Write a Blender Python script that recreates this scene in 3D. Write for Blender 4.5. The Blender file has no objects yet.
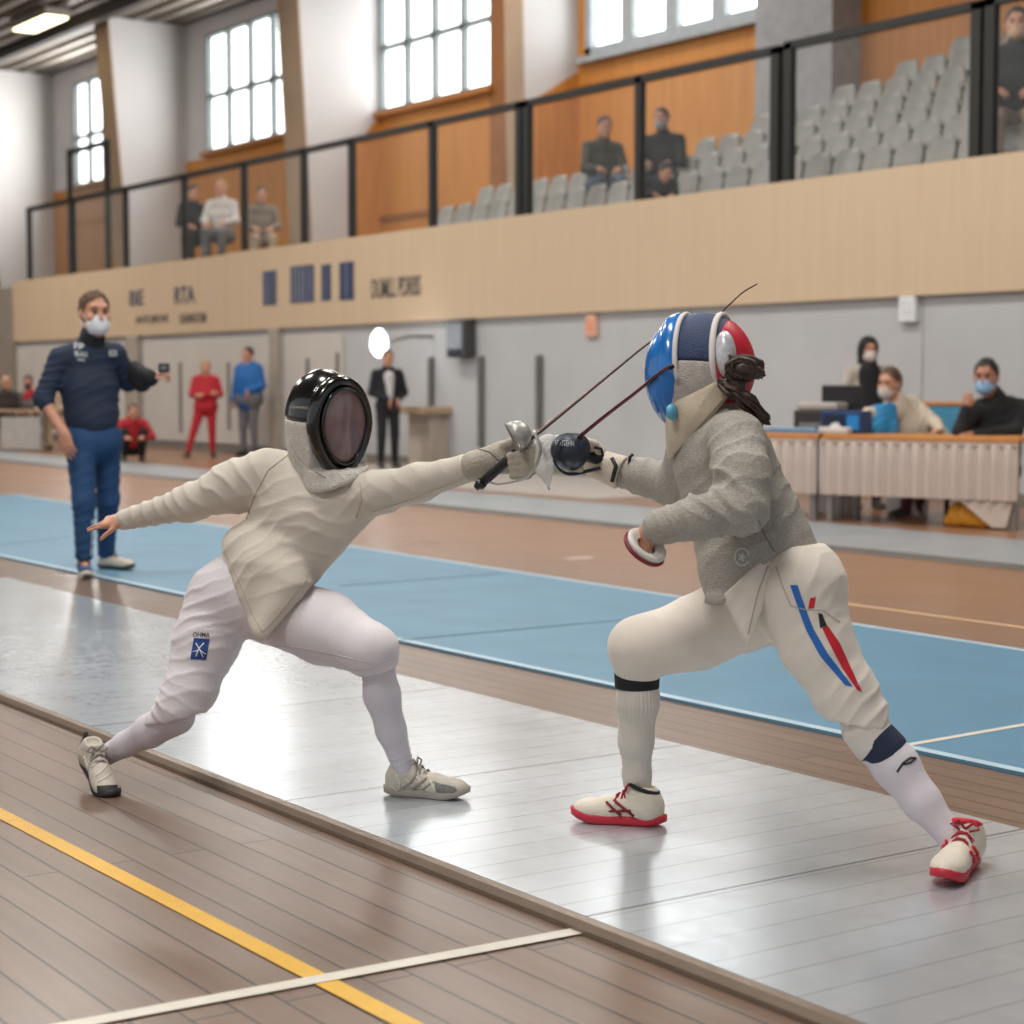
import bpy, bmesh, math, random
import numpy as np
from mathutils import Vector, Matrix, Euler
random.seed(7)
SC = bpy.context.scene
COL = SC.collection
# ---------------------------------------------------------------- camera geometry (image taken as 1024 x 1024)
FPX, HOR, CAMZ = 1880.0, 383.0, 1.2
TH = math.radians(34.54)
PITCH = math.atan((512 - HOR) / FPX)
V = np.array([-math.cos(TH), math.sin(TH), 0.0])        # horizontal view direction
R = np.array([math.sin(TH), math.cos(TH), 0.0])         # image right
Z = np.array([0.0, 0.0, 1.0])
FWD = V * math.cos(PITCH) - Z * math.sin(PITCH)
UP = V * math.sin(PITCH) + Z * math.cos(PITCH)
CAM = np.array([0.0, 0.0, CAMZ])
YAW = math.pi / 2 - TH                                   # rotation that maps local x,y to R,V


def ray(px, py):
    return FWD + R * ((px - 512) / FPX) + UP * ((512 - py) / FPX)


def D(px, py, d):
    q = ray(px, py)
    return CAM + q * (d / q.dot(V))


def G(px, py, z=0.0):
    q = ray(px, py)
    return CAM + q * ((z - CAMZ) / q[2])


def W(px, py, Y):
    q = ray(px, py)
    return CAM + q * (Y / q[1])


def gd(py):
    q = ray(512, py)
    return -CAMZ / q[2] * q.dot(V)


# ---------------------------------------------------------------- materials
def s2l(c):
    c = c / 255.0
    return c / 12.92 if c <= 0.04045 else ((c + 0.055) / 1.055) ** 2.4


def rgb(c):
    return (s2l(c[0]), s2l(c[1]), s2l(c[2]), 1.0)


MATS = {}


def mat(name, c, rough=0.7, metal=0.0, var=0.10, vscale=6.0, bump=0.0, bscale=40.0, stretch=(1, 1, 1), emit=0.0, sheen=0.0, coat=0.0, spec=0.5):
    if name in MATS:
        return MATS[name]
    m = bpy.data.materials.new(name)
    m.use_nodes = True
    nt = m.node_tree
    nt.nodes.clear()
    N = nt.nodes.new
    L = nt.links.new
    out = N('ShaderNodeOutputMaterial')
    b = N('ShaderNodeBsdfPrincipled')
    L(b.outputs[0], out.inputs[0])
    tc = N('ShaderNodeTexCoord')
    mp = N('ShaderNodeMapping')
    mp.inputs['Scale'].default_value = stretch
    L(tc.outputs['Object'], mp.inputs[0])
    n = N('ShaderNodeTexNoise')
    n.inputs['Scale'].default_value = vscale
    n.inputs['Detail'].default_value = 4
    L(mp.outputs[0], n.inputs['Vector'])
    cr = N('ShaderNodeValToRGB')
    base = rgb(c)
    cr.color_ramp.elements[0].position = 0.3
    cr.color_ramp.elements[1].position = 0.7
    cr.color_ramp.elements[0].color = tuple(max(0, x * (1 - var)) for x in base[:3]) + (1,)
    cr.color_ramp.elements[1].color = tuple(min(1, x * (1 + var)) for x in base[:3]) + (1,)
    L(n.outputs[0], cr.inputs[0])
    L(cr.outputs[0], b.inputs['Base Color'])
    b.inputs['Roughness'].default_value = rough
    b.inputs['Metallic'].default_value = metal
    b.inputs['Specular IOR Level'].default_value = spec
    if sheen:
        b.inputs['Sheen Weight'].default_value = sheen
    if coat:
        b.inputs['Coat Weight'].default_value = coat
        b.inputs['Coat Roughness'].default_value = 0.08
    if emit:
        L(cr.outputs[0], b.inputs['Emission Color'])
        b.inputs['Emission Strength'].default_value = emit
    if bump:
        n2 = N('ShaderNodeTexNoise')
        n2.inputs['Scale'].default_value = bscale
        n2.inputs['Detail'].default_value = 3
        L(mp.outputs[0], n2.inputs['Vector'])
        bp = N('ShaderNodeBump')
        bp.inputs['Strength'].default_value = bump
        bp.inputs['Distance'].default_value = 0.01
        L(n2.outputs[0], bp.inputs['Height'])
        L(bp.outputs[0], b.inputs['Normal'])
    MATS[name] = m
    return m


def principled(m):
    return [n for n in m.node_tree.nodes if n.type == 'BSDF_PRINCIPLED'][0]


# ---------------------------------------------------------------- object helpers
def tag(o, label=None, cat=None, group=None, kind=None):
    if label:
        o['label'] = label
    if cat:
        o['category'] = cat
    if group:
        o['group'] = group
    if kind:
        o['kind'] = kind
    return o


def empty(name, loc, rz=0.0, label=None, cat=None, group=None):
    o = bpy.data.objects.new(name, None)
    COL.objects.link(o)
    o.location = Vector(loc)
    o.rotation_euler = (0, 0, rz)
    o.empty_display_size = 0.1
    return tag(o, label, cat, group)


def link(name, me, m=None, parent=None, smooth=False):
    o = bpy.data.objects.new(name, me)
    COL.objects.link(o)
    if m is not None:
        me.materials.append(m)
    if smooth:
        me.polygons.foreach_set('use_smooth', [True] * len(me.polygons))
    if parent is not None:
        o.parent = parent
    return o


def mesh_vf(name, vs, fs, m=None, parent=None, smooth=False):
    me = bpy.data.meshes.new(name)
    me.from_pydata([tuple(map(float, v)) for v in vs], [], fs)
    me.update()
    return link(name, me, m, parent, smooth)


def structure(o):
    o['kind'] = 'structure'
    return o


class MB:
    """collects shapes into one mesh"""

    def __init__(s):
        s.v, s.f = [], []

    def add(s, vs, fs):
        b = len(s.v)
        s.v += [tuple(map(float, v)) for v in vs]
        s.f += [tuple(b + i for i in f) for f in fs]
        return s

    def box(s, lo, hi):
        x0, y0, z0 = lo
        x1, y1, z1 = hi
        return s.add([(x0, y0, z0), (x1, y0, z0), (x1, y1, z0), (x0, y1, z0), (x0, y0, z1), (x1, y0, z1), (x1, y1, z1), (x0, y1, z1)],
                     [(3, 2, 1, 0), (4, 5, 6, 7), (0, 1, 5, 4), (1, 2, 6, 5), (2, 3, 7, 6), (3, 0, 4, 7)])

    def obox(s, c, ax, ay, az):
        """oriented box: centre and three half axes"""
        c, ax, ay, az = map(lambda q: np.array(q, float), (c, ax, ay, az))
        vs = [c + i * ax + j * ay + k * az for k in (-1, 1) for j, i in ((-1, -1), (-1, 1), (1, 1), (1, -1))]
        return s.add(vs, [(3, 2, 1, 0), (4, 5, 6, 7), (0, 1, 5, 4), (1, 2, 6, 5), (2, 3, 7, 6), (3, 0, 4, 7)])

    def prism(s, poly, d):
        """polygon (3d points) extruded by vector d"""
        n = len(poly)
        d = np.array(d, float)
        vs = [np.array(p, float) for p in poly] + [np.array(p, float) + d for p in poly]
        return s.add(vs, [tuple(range(n))[::-1], tuple(range(n, 2 * n))] + [(i, (i + 1) % n, n + (i + 1) % n, n + i) for i in range(n)])

    def tube(s, pts, rad, n=8, cap=True, flat=None):
        pts = [np.array(p, float) for p in pts]
        if not hasattr(rad, '__len__'):
            rad = [rad] * len(pts)
        b = len(s.v)
        prev = None
        for i, p in enumerate(pts):
            t = pts[min(i + 1, len(pts) - 1)] - pts[max(i - 1, 0)]
            t = t / (np.linalg.norm(t) + 1e-9)
            if prev is None:
                a = np.array([0, 0, 1.0]) if abs(t[2]) < .9 else np.array([1.0, 0, 0])
                prev = a
            u = prev - t * prev.dot(t)
            u /= np.linalg.norm(u) + 1e-9
            w = np.cross(t, u)
            prev = u
            for k in range(n):
                a = 2 * math.pi * k / n
                s.v.append(tuple(p + rad[i] * (math.cos(a) * u * (flat or 1) + math.sin(a) * w)))
        for i in range(len(pts) - 1):
            for k in range(n):
                s.f.append((b + i * n + k, b + i * n + (k + 1) % n, b + (i + 1) * n + (k + 1) % n, b + (i + 1) * n + k))
        if cap:
            s.f.append(tuple(b + k for k in range(n))[::-1])
            s.f.append(tuple(b + (len(pts) - 1) * n + k for k in range(n)))
        return s

    def rev(s, prof, o=(0, 0, 0), ax=None, n=24, cap=True):
        """lathe: prof (r, h) along axis frame ax = (u, w, axis)"""
        if ax is None:
            ax = (np.array([1., 0, 0]), np.array([0, 1., 0]), np.array([0, 0, 1.]))
        u, w, a = [np.array(q, float) for q in ax]
        o = np.array(o, float)
        b = len(s.v)
        for r, h in prof:
            for k in range(n):
                t = 2 * math.pi * k / n
                s.v.append(tuple(o + a * h + r * (math.cos(t) * u + math.sin(t) * w)))
        for i in range(len(prof) - 1):
            for k in range(n):
                s.f.append((b + i * n + k, b + i * n + (k + 1) % n, b + (i + 1) * n + (k + 1) % n, b + (i + 1) * n + k))
        if cap:
            s.f.append(tuple(b + k for k in range(n))[::-1])
            s.f.append(tuple(b + (len(prof) - 1) * n + k for k in range(n)))
        return s

    def build(s, name, m=None, parent=None, smooth=False, bevel=0.0, seg=2):
        me = bpy.data.meshes.new(name)
        me.from_pydata(s.v, [], s.f)
        me.update()
        bm = bmesh.new()
        bm.from_mesh(me)
        bmesh.ops.recalc_face_normals(bm, faces=bm.faces)
        if bevel:
            bmesh.ops.bevel(bm, geom=list(bm.edges), offset=bevel, segments=seg, affect='EDGES', profile=.5)
        bm.to_mesh(me)
        bm.free()
        return link(name, me, m, parent, smooth)


def copy_tree(o, parent=None):
    c = o.copy()
    COL.objects.link(c)
    if parent is not None:
        c.parent = parent
    for ch in list(o.children):
        copy_tree(ch, c)
    return c


def text_mesh(name, body, size, m, parent=None, extrude=0.002, bold=0.0):
    cu = bpy.data.curves.new(name, 'FONT')
    cu.body = body
    cu.size = size
    cu.extrude = extrude
    cu.offset = bold
    cu.align_x = 'CENTER'
    cu.align_y = 'CENTER'
    tmp = bpy.data.objects.new(name + '_tmp', cu)
    COL.objects.link(tmp)
    dg = bpy.context.evaluated_depsgraph_get()
    me = bpy.data.meshes.new_from_object(tmp.evaluated_get(dg))
    bpy.data.objects.remove(tmp)
    bpy.data.curves.remove(cu)
    me.materials.clear()
    return link(name, me, m, parent)


# ---------------------------------------------------------------- implicit surfaces
A_ = lambda *q: np.array(q, dtype=np.float64)


def nrm(v):
    v = np.array(v, float)
    return v / (np.linalg.norm(v) + 1e-12)


class Field:
    """signed distance field on a grid, built from blended primitives, turned into a mesh with surface nets"""

    def __init__(s, h):
        s.h = h
        s.prims = []
        s.cuts = []

    def cone(s, a, b, ra, rb, k=None, flat=None, sub=False):
        s.prims.append(('c', A_(*a), A_(*b), ra, rb, k, flat, sub))
        return s

    def chain(s, pts, rads, k=None, flat=None):
        for i in range(len(pts) - 1):
            s.cone(pts[i], pts[i + 1], rads[i], rads[i + 1], k, flat)
        return s

    def ell(s, c, rad, rot=None, k=None, sub=False):
        """rot: 3x3 with columns = local axes"""
        s.prims.append(('e', A_(*c), A_(*rad), np.eye(3) if rot is None else np.array(rot, float), None, k, None, sub))
        return s

    def box(s, c, half, rot=None, rnd=0.01, k=None, sub=False):
        s.prims.append(('b', A_(*c), A_(*half), np.eye(3) if rot is None else np.array(rot, float), rnd, k, None, sub))
        return s

    def cut(s, p, n, k=0.004):
        """keep the side that n points AWAY from"""
        s.cuts.append((A_(*p), nrm(n), k))
        return s

    def trim(s, planes, k=.004):
        """cut what has been added so far: drops points that lie beyond ALL the planes (point, normal)"""
        s.prims.append(('t', [(A_(*p), nrm(n)) for p, n in planes], None, k, 0, None, None, True))
        return s

    def copy(s):
        f = Field(s.h)
        f.prims = list(s.prims)
        f.cuts = list(s.cuts)
        return f

    def mesh(s, k0=0.02, grow=0.0, smooth=2, pad=0.03):
        h = s.h
        lo = np.full(3, 1e9)
        hi = -lo
        bbs = []
        for p in s.prims:
            if p[0] == 't':
                bbs.append((None, None))
                continue
            if p[0] == 'c':
                r = max(p[3], p[4]) * (max(1.0, p[6][1]) if p[6] else 1)
                l, u = np.minimum(p[1], p[2]) - r, np.maximum(p[1], p[2]) + r
            else:
                r = np.abs(p[3]) @ p[2] + (p[4] or 0)
                l, u = p[1] - r, p[1] + r
            bbs.append((l, u))
            if not p[7]:
                lo, hi = np.minimum(lo, l), np.maximum(hi, u)
        lo -= pad + grow
        hi += pad + grow
        n = np.ceil((hi - lo) / h).astype(int) + 1
        f = np.full(n, 0.5, np.float32)
        for p, (l, u) in zip(s.prims, bbs):
            if p[0] == 't':
                g3 = [lo[i] + h * np.arange(n[i], dtype=np.float32) for i in range(3)]
                d = None
                for pt, nn in p[1]:
                    e = (g3[0] - pt[0])[:, None, None] * nn[0] + (g3[1] - pt[1])[None, :, None] * nn[1] + (g3[2] - pt[2])[None, None, :] * nn[2]
                    d = e if d is None else np.minimum(d, e)
                hh = np.maximum(p[3] - np.abs(d - f), 0) / p[3]
                f = (np.maximum(d, f) + hh * hh * p[3] * .25).astype(np.float32)
                continue
            k = k0 if p[5] is None else p[5]
            m = max(k, 3 * h) + grow + 0.01
            i0 = np.clip(np.floor((l - m - lo) / h).astype(int), 0, n - 1)
            i1 = np.clip(np.ceil((u + m - lo) / h).astype(int) + 1, 1, n)
            if np.any(i1 <= i0):
                continue
            X = (lo[0] + h * np.arange(i0[0], i1[0], dtype=np.float32))[:, None, None]
            Y = (lo[1] + h * np.arange(i0[1], i1[1], dtype=np.float32))[None, :, None]
            Zz = (lo[2] + h * np.arange(i0[2], i1[2], dtype=np.float32))[None, None, :]
            if p[0] == 'c':
                a, b, ra, rb, _, flat = p[1:7]
                ab = b - a
                L2 = max(ab.dot(ab), 1e-9)
                dx, dy, dz = X - a[0], Y - a[1], Zz - a[2]
                t = np.clip((dx * ab[0] + dy * ab[1] + dz * ab[2]) / L2, 0, 1)
                qx, qy, qz = dx - t * ab[0], dy - t * ab[1], dz - t * ab[2]
                r2 = qx * qx + qy * qy + qz * qz
                if flat:
                    nn, sc = nrm(flat[0]), flat[1]
                    c = qx * nn[0] + qy * nn[1] + qz * nn[2]
                    r2 = r2 + c * c * (1 / sc ** 2 - 1)
                    d = (np.sqrt(np.maximum(r2, 0)) - (ra + t * (rb - ra))) * min(1.0, sc)
                else:
                    d = np.sqrt(r2) - (ra + t * (rb - ra))
            else:
                c, rad, rot = p[1], p[2], p[3]
                dx, dy, dz = X - c[0], Y - c[1], Zz - c[2]
                q = [dx * rot[0, i] + dy * rot[1, i] + dz * rot[2, i] for i in range(3)]
                if p[0] == 'e':
                    k0_ = np.sqrt(sum((q[i] / rad[i]) ** 2 for i in range(3)))
                    k1_ = np.sqrt(sum((q[i] / rad[i] ** 2) ** 2 for i in range(3))) + 1e-6
                    d = k0_ * (k0_ - 1) / k1_
                    d = np.where(k0_ < 0.05, -min(rad), d)
                else:
                    e = [np.abs(q[i]) - (rad[i] - p[4]) for i in range(3)]
                    d = np.sqrt(sum(np.maximum(x, 0) ** 2 for x in e)) + np.minimum(np.maximum(np.maximum(e[0], e[1]), e[2]), 0) - p[4]
            sl = tuple(slice(i0[i], i1[i]) for i in range(3))
            g = f[sl]
            if p[7]:
                d = -d
                hh = np.maximum(k - np.abs(d - g), 0) / k
                f[sl] = np.maximum(d, g) + hh * hh * k * .25
            else:
                hh = np.maximum(k - np.abs(d - g), 0) / k
                f[sl] = np.minimum(d, g) - hh * hh * k * .25
        f -= grow
        X = (lo[0] + h * np.arange(n[0], dtype=np.float32))[:, None, None]
        Y = (lo[1] + h * np.arange(n[1], dtype=np.float32))[None, :, None]
        Zz = (lo[2] + h * np.arange(n[2], dtype=np.float32))[None, None, :]
        for p, nn, k in s.cuts:
            d = (X - p[0]) * nn[0] + (Y - p[1]) * nn[1] + (Zz - p[2]) * nn[2]
            hh = np.maximum(k - np.abs(d - f), 0) / k
            f = np.maximum(d, f) + hh * hh * k * .25
        f[0], f[-1], f[:, 0], f[:, -1], f[:, :, 0], f[:, :, -1] = .5, .5, .5, .5, .5, .5
        return surface_nets(f, lo, h, smooth)


CORN = np.array([(i, j, k) for i in (0, 1) for j in (0, 1) for k in (0, 1)])
EDG = [(a, b) for a in range(8) for b in range(a + 1, 8) if np.abs(CORN[a] - CORN[b]).sum() == 1]


def surface_nets(f, lo, h, smooth):
    s = f < 0
    cnt = np.zeros(tuple(np.array(f.shape) - 1), np.int8)
    for c in CORN:
        cnt += s[c[0]:f.shape[0] - 1 + c[0], c[1]:f.shape[1] - 1 + c[1], c[2]:f.shape[2] - 1 + c[2]]
    act = np.argwhere((cnt > 0) & (cnt < 8))
    vals = np.stack([f[act[:, 0] + c[0], act[:, 1] + c[1], act[:, 2] + c[2]] for c in CORN], 1)
    pos = np.zeros((len(act), 3))
    num = np.zeros(len(act))
    for a, b in EDG:
        va, vb = vals[:, a], vals[:, b]
        m = (va < 0) != (vb < 0)
        t = np.where(m, va / np.where(m, va - vb, 1), 0)
        pos += m[:, None] * (CORN[a] + t[:, None] * (CORN[b] - CORN[a]))
        num += m
    P = lo + h * (act + pos / num[:, None])
    idx = np.full(cnt.shape, -1, np.int64)
    idx[act[:, 0], act[:, 1], act[:, 2]] = np.arange(len(act))
    quads = []
    for ax in range(3):
        o1, o2 = (ax + 1) % 3, (ax + 2) % 3
        sa = [slice(None)] * 3
        sb = [slice(None)] * 3
        sa[ax] = slice(0, -1)
        sb[ax] = slice(1, None)
        e = np.argwhere(s[tuple(sa)] != s[tuple(sb)])
        e = e[(e[:, o1] > 0) & (e[:, o2] > 0)]
        inside = s[e[:, 0], e[:, 1], e[:, 2]]
        q = []
        for d1, d2 in ((-1, -1), (0, -1), (0, 0), (-1, 0)):
            c = e.copy()
            c[:, o1] += d1
            c[:, o2] += d2
            q.append(idx[c[:, 0], c[:, 1], c[:, 2]])
        q = np.stack(q, 1)
        q[~inside] = q[~inside][:, ::-1]
        quads.append(q)
    Q = np.concatenate(quads)
    Q = Q[(Q >= 0).all(1)]
    for _ in range(smooth):
        P = relax(P, Q, .5)
    return P, Q


def relax(P, Q, w):
    acc = np.zeros_like(P)
    n = np.zeros(len(P))
    for a, b in ((0, 1), (1, 2), (2, 3), (3, 0)):
        np.add.at(acc, Q[:, a], P[Q[:, b]])
        np.add.at(acc, Q[:, b], P[Q[:, a]])
        np.add.at(n, Q[:, a], 1)
        np.add.at(n, Q[:, b], 1)
    return P * (1 - w) + w * acc / np.maximum(n, 1)[:, None]


def vnormals(P, Q):
    a = np.cross(P[Q[:, 2]] - P[Q[:, 0]], P[Q[:, 3]] - P[Q[:, 1]])
    N = np.zeros_like(P)
    for i in range(4):
        np.add.at(N, Q[:, i], a)
    return N / (np.linalg.norm(N, axis=1)[:, None] + 1e-12)


def vnoise(P, seed=0):
    """value noise in -1..1"""
    i = np.floor(P).astype(np.int64)
    f = P - i
    f = f * f * (3 - 2 * f)
    out = np.zeros(len(P))
    for c in CORN:
        q = i + c
        hsh = (q[:, 0] * 73856093) ^ (q[:, 1] * 19349663) ^ (q[:, 2] * 83492791) ^ (seed * 2654435761)
        hsh = (hsh ^ (hsh >> 13)) * 1274126177
        v = ((hsh ^ (hsh >> 16)) & 0xffff) / 65535.0
        w = np.prod(np.where(c == 1, f, 1 - f), axis=1)
        out += v * w
    return out * 2 - 1


def folds(P, Q, segs, seed=1):
    """push cloth folds into a surface: segs = (a, b, reach, amp, wavelength, shear)"""
    N = vnormals(P, Q)
    dsp = np.zeros(len(P))
    for i, (a, b, reach, amp, wl, shear) in enumerate(segs):
        a, b = A_(*a), A_(*b)
        ab = b - a
        L = np.linalg.norm(ab)
        ax = ab / L
        t = (P - a) @ ax
        tc = np.clip(t, 0, L)
        q = P - a - tc[:, None] * ax
        dist = np.linalg.norm(q, axis=1)
        wgt = np.clip(1.6 - dist / reach, 0, 1) * np.clip(1 - np.abs(t - L / 2) / (L * .62) + .35, 0, 1)
        ref = nrm(np.cross(ax, [0.3, 1, 0.2]))
        ang = q @ ref
        ph = (t + shear * ang) / wl * 2 * math.pi + 2.6 * vnoise(P * 9, seed + i) + 1.2 * vnoise(P * 22, seed + 7 + i)
        fold = (1 - np.abs(np.sin(ph / 2))) ** 1.6 - .35
        patch = .45 + .55 * np.clip(vnoise(P * 6 + 3.3, seed + 20 + i) + .4, 0, 1)
        dsp += amp * fold * wgt * patch
    return P + N * dsp[:, None]


def fmesh(name, PQ, m, parent=None):
    P, Q = PQ
    me = bpy.data.meshes.new(name)
    me.vertices.add(len(P))
    me.vertices.foreach_set('co', P.astype(np.float32).ravel())
    me.loops.add(len(Q) * 4)
    me.loops.foreach_set('vertex_index', Q.astype(np.int32).ravel())
    me.polygons.add(len(Q))
    me.polygons.foreach_set('loop_start', np.arange(0, len(Q) * 4, 4, dtype=np.int32))
    me.update(calc_edges=True)
    me.validate()
    return link(name, me, m, parent, True)


def frame(f, u):
    """3x3 with columns right, forward, up"""
    f = nrm(f)
    r = nrm(np.cross(f, u))
    return np.stack([r, f, np.cross(r, f)], 1)


class Fig:
    """local frame of a figure: x = image right, y = away from camera, z = up, origin on the ground"""

    def __init__(s, px, d, z=0.0):
        p = D(px, 500, d)
        s.o = A_(p[0], p[1], z)

    def J(s, px, py, d):
        q = D(px, py, d) - s.o
        return A_(q.dot(R), q.dot(V), q[2])
# ================================================================= SETTING
def planks_mat(name, c1, c2, width, length, gapc, rough, along='X', cfar=None, yfar=(7, 10), grain=.3, gap=.0035):
    m = bpy.data.materials.new(name)
    m.use_nodes = True
    nt = m.node_tree
    N = nt.nodes.new
    L = nt.links.new
    b = principled(m)
    tc = N('ShaderNodeTexCoord')
    br = N('ShaderNodeTexBrick')
    br.offset = .37
    br.inputs['Color1'].default_value = rgb(c1)
    br.inputs['Color2'].default_value = rgb(c2)
    br.inputs['Mortar'].default_value = rgb(gapc)
    br.inputs['Scale'].default_value = 1
    br.inputs['Mortar Size'].default_value = gap
    br.inputs['Mortar Smooth'].default_value = .2
    br.inputs['Brick Width'].default_value = length
    br.inputs['Row Height'].default_value = width
    mp = N('ShaderNodeMapping')
    if along == 'Z':
        mp.inputs['Rotation'].default_value = (0, math.pi / 2, 0)
    L(tc.outputs['Object'], mp.inputs[0])
    L(mp.outputs[0], br.inputs['Vector'])
    mp2 = N('ShaderNodeMapping')
    mp2.inputs['Scale'].default_value = (1.2, 14, 14) if along == 'X' else (5, 5, .4)
    L(tc.outputs['Object'], mp2.inputs[0])
    n = N('ShaderNodeTexNoise')
    n.inputs['Scale'].default_value = 2.2
    n.inputs['Detail'].default_value = 6
    L(mp2.outputs[0], n.inputs['Vector'])
    mx = N('ShaderNodeMix')
    mx.data_type = 'RGBA'
    mx.blend_type = 'OVERLAY'
    mx.inputs[0].default_value = grain
    L(br.outputs['Color'], mx.inputs[6])
    L(n.outputs[0], mx.inputs[7])
    col = mx.outputs[2]
    if cfar:
        sp = N('ShaderNodeSeparateXYZ')
        L(tc.outputs['Object'], sp.inputs[0])
        mr = N('ShaderNodeMapRange')
        mr.inputs[1].default_value, mr.inputs[2].default_value = yfar
        L(sp.outputs[1], mr.inputs[0])
        mx2 = N('ShaderNodeMix')
        mx2.data_type = 'RGBA'
        L(mr.outputs[0], mx2.inputs[0])
        L(col, mx2.inputs[6])
        mx2.inputs[7].default_value = rgb(cfar)
        col = mx2.outputs[2]
    L(col, b.inputs['Base Color'])
    n3 = N('ShaderNodeTexNoise')
    n3.inputs['Scale'].default_value = 1.3
    L(tc.outputs['Object'], n3.inputs['Vector'])
    mr2 = N('ShaderNodeMapRange')
    mr2.inputs[3].default_value, mr2.inputs[4].default_value = rough - .07, rough + .1
    L(n3.outputs[0], mr2.inputs[0])
    L(mr2.outputs[0], b.inputs['Roughness'])
    bp = N('ShaderNodeBump')
    bp.inputs['Strength'].default_value = .4
    bp.inputs['Distance'].default_value = .003
    bp.invert = True
    L(br.outputs['Fac'], bp.inputs['Height'])
    L(bp.outputs[0], b.inputs['Normal'])
    return m


def piste_mat(name, c, rough, seam_w, seams=True, metal=.35):
    """brushed aluminium strip: fine cross lines, a wider joint every metre"""
    m = mat(name, c, rough, metal, .08, 3.0)
    nt = m.node_tree
    N = nt.nodes.new
    L = nt.links.new
    b = principled(m)
    base = b.inputs['Base Color'].links[0].from_socket
    tc = N('ShaderNodeTexCoord')
    sp = N('ShaderNodeSeparateXYZ')
    L(tc.outputs['Object'], sp.inputs[0])

    def line(period, w, off=0.0):
        a = N('ShaderNodeMath')
        a.operation = 'ADD'
        a.inputs[1].default_value = off + 500 * period
        L(sp.outputs[0], a.inputs[0])
        md = N('ShaderNodeMath')
        md.operation = 'MODULO'
        md.inputs[1].default_value = period
        L(a.outputs[0], md.inputs[0])
        lt = N('ShaderNodeMath')
        lt.operation = 'LESS_THAN'
        lt.inputs[1].default_value = w
        L(md.outputs[0], lt.inputs[0])
        return lt.outputs[0]
    fine, wide = line(.128, .004), line(1.4, .010, seam_w)
    k1 = N('ShaderNodeMath')
    k1.operation = 'MULTIPLY'
    k1.inputs[1].default_value = .45
    L(fine, k1.inputs[0])
    mxm = N('ShaderNodeMath')
    mxm.operation = 'MAXIMUM'
    L(k1.outputs[0], mxm.inputs[0])
    k2 = N('ShaderNodeMath')
    k2.operation = 'MULTIPLY'
    k2.inputs[1].default_value = .8
    L(wide, k2.inputs[0])
    L(k2.outputs[0], mxm.inputs[1])
    mx = N('ShaderNodeMix')
    mx.data_type = 'RGBA'
    L(mxm.outputs[0], mx.inputs[0])
    L(base, mx.inputs[6])
    mx.inputs[7].default_value = rgb((70, 78, 84))
    # worn scuffs
    ns = N('ShaderNodeTexNoise')
    ns.inputs['Scale'].default_value = 22
    ns.inputs['Detail'].default_value = 8
    ns.inputs['Roughness'].default_value = .75
    L(tc.outputs['Object'], ns.inputs['Vector'])
    mr = N('ShaderNodeMapRange')
    mr.inputs[1].default_value, mr.inputs[2].default_value = .5, .8
    mr.inputs[4].default_value = .14
    L(ns.outputs[0], mr.inputs[0])
    mx3 = N('ShaderNodeMix')
    mx3.data_type = 'RGBA'
    L(mr.outputs[0], mx3.inputs[0])
    L(mx.outputs[2], mx3.inputs[6])
    mx3.inputs[7].default_value = rgb((222, 226, 228))
    L(mx3.outputs[2], b.inputs['Base Color'])
    mr2 = N('ShaderNodeMapRange')
    mr2.inputs[1].default_value, mr2.inputs[2].default_value = .3, .7
    mr2.inputs[3].default_value, mr2.inputs[4].default_value = rough - .03, rough + .06
    L(ns.outputs[0], mr2.inputs[0])
    L(mr2.outputs[0], b.inputs['Roughness'])
    bp = N('ShaderNodeBump')
    bp.inputs['Strength'].default_value = .25
    bp.inputs['Distance'].default_value = .002
    bp.invert = True
    L(mxm.outputs[0], bp.inputs['Height'])
    L(bp.outputs[0], b.inputs['Normal'])
    return m


YW, YB, YR, YU = 14.5, 14.42, 14.5, 19.5        # lower wall, gallery front, railing, upper wall
ZB = W(512, 316.3, YB)[2]                       # underside of the gallery front
ZT = W(512, 216.5, YB)[2]                       # its top
ZC = 9.75
XL, XR = -64.0, -2.0

wood_floor = planks_mat('floor_boards', (118, 96, 81), (110, 89, 76), .098, 3.2, (44, 36, 31), .3, 'X', (140, 101, 73), (5.2, 8.2))
structure(MB().box((XL, -14, -.2), (16, YW, 0)).build('floor', wood_floor))

# painted court lines lie flat on the boards
yel = mat('yellow_paint', (212, 164, 36), .45, var=.06, vscale=20)
wht = mat('white_paint', (208, 202, 190), .45, var=.06, vscale=20)


def ground_strip(name, p0, p1, w, m, z=0.0015, parent=None):
    p0, p1 = A_(*p0), A_(*p1)
    t = nrm((p1 - p0) * A_(1, 1, 0))
    n = A_(-t[1], t[0], 0) * w / 2
    return MB().prism([A_(p0[0], p0[1], z) - n, A_(p1[0], p1[1], z) - n, A_(p1[0], p1[1], z) + n, A_(p0[0], p0[1], z) + n], (0, 0, .001)).build(name, m, parent)


def lerp(p, q, t):
    return p + (q - p) * t


def ext(a, b, t0, t1, z=0.0):
    """two pixels on the ground -> a world segment, lengthened at both ends"""
    p, q = G(*a, z), G(*b, z)
    return lerp(p, q, t0), lerp(p, q, t1)


o = ground_strip('court_line', *ext((0, 814), (400, 1021), -1.2, 1.3), .05, yel)
tag(o, 'yellow painted court line running along the wooden floorboards', 'court line')
o = ground_strip('court_line', *ext((75, 1026), (582, 931.5), -.6, 1.0), .045, wht, .003)
tag(o, 'white painted court line crossing the yellow line up to the metal strip', 'court line')
o = ground_strip('court_line', *ext((845, 604), (1024, 628), -.2, 2), .05, mat('pale_paint', (205, 170, 135), .5))
tag(o, 'faint pale court line on the brown floor beyond the blue mat', 'court line')


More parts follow.
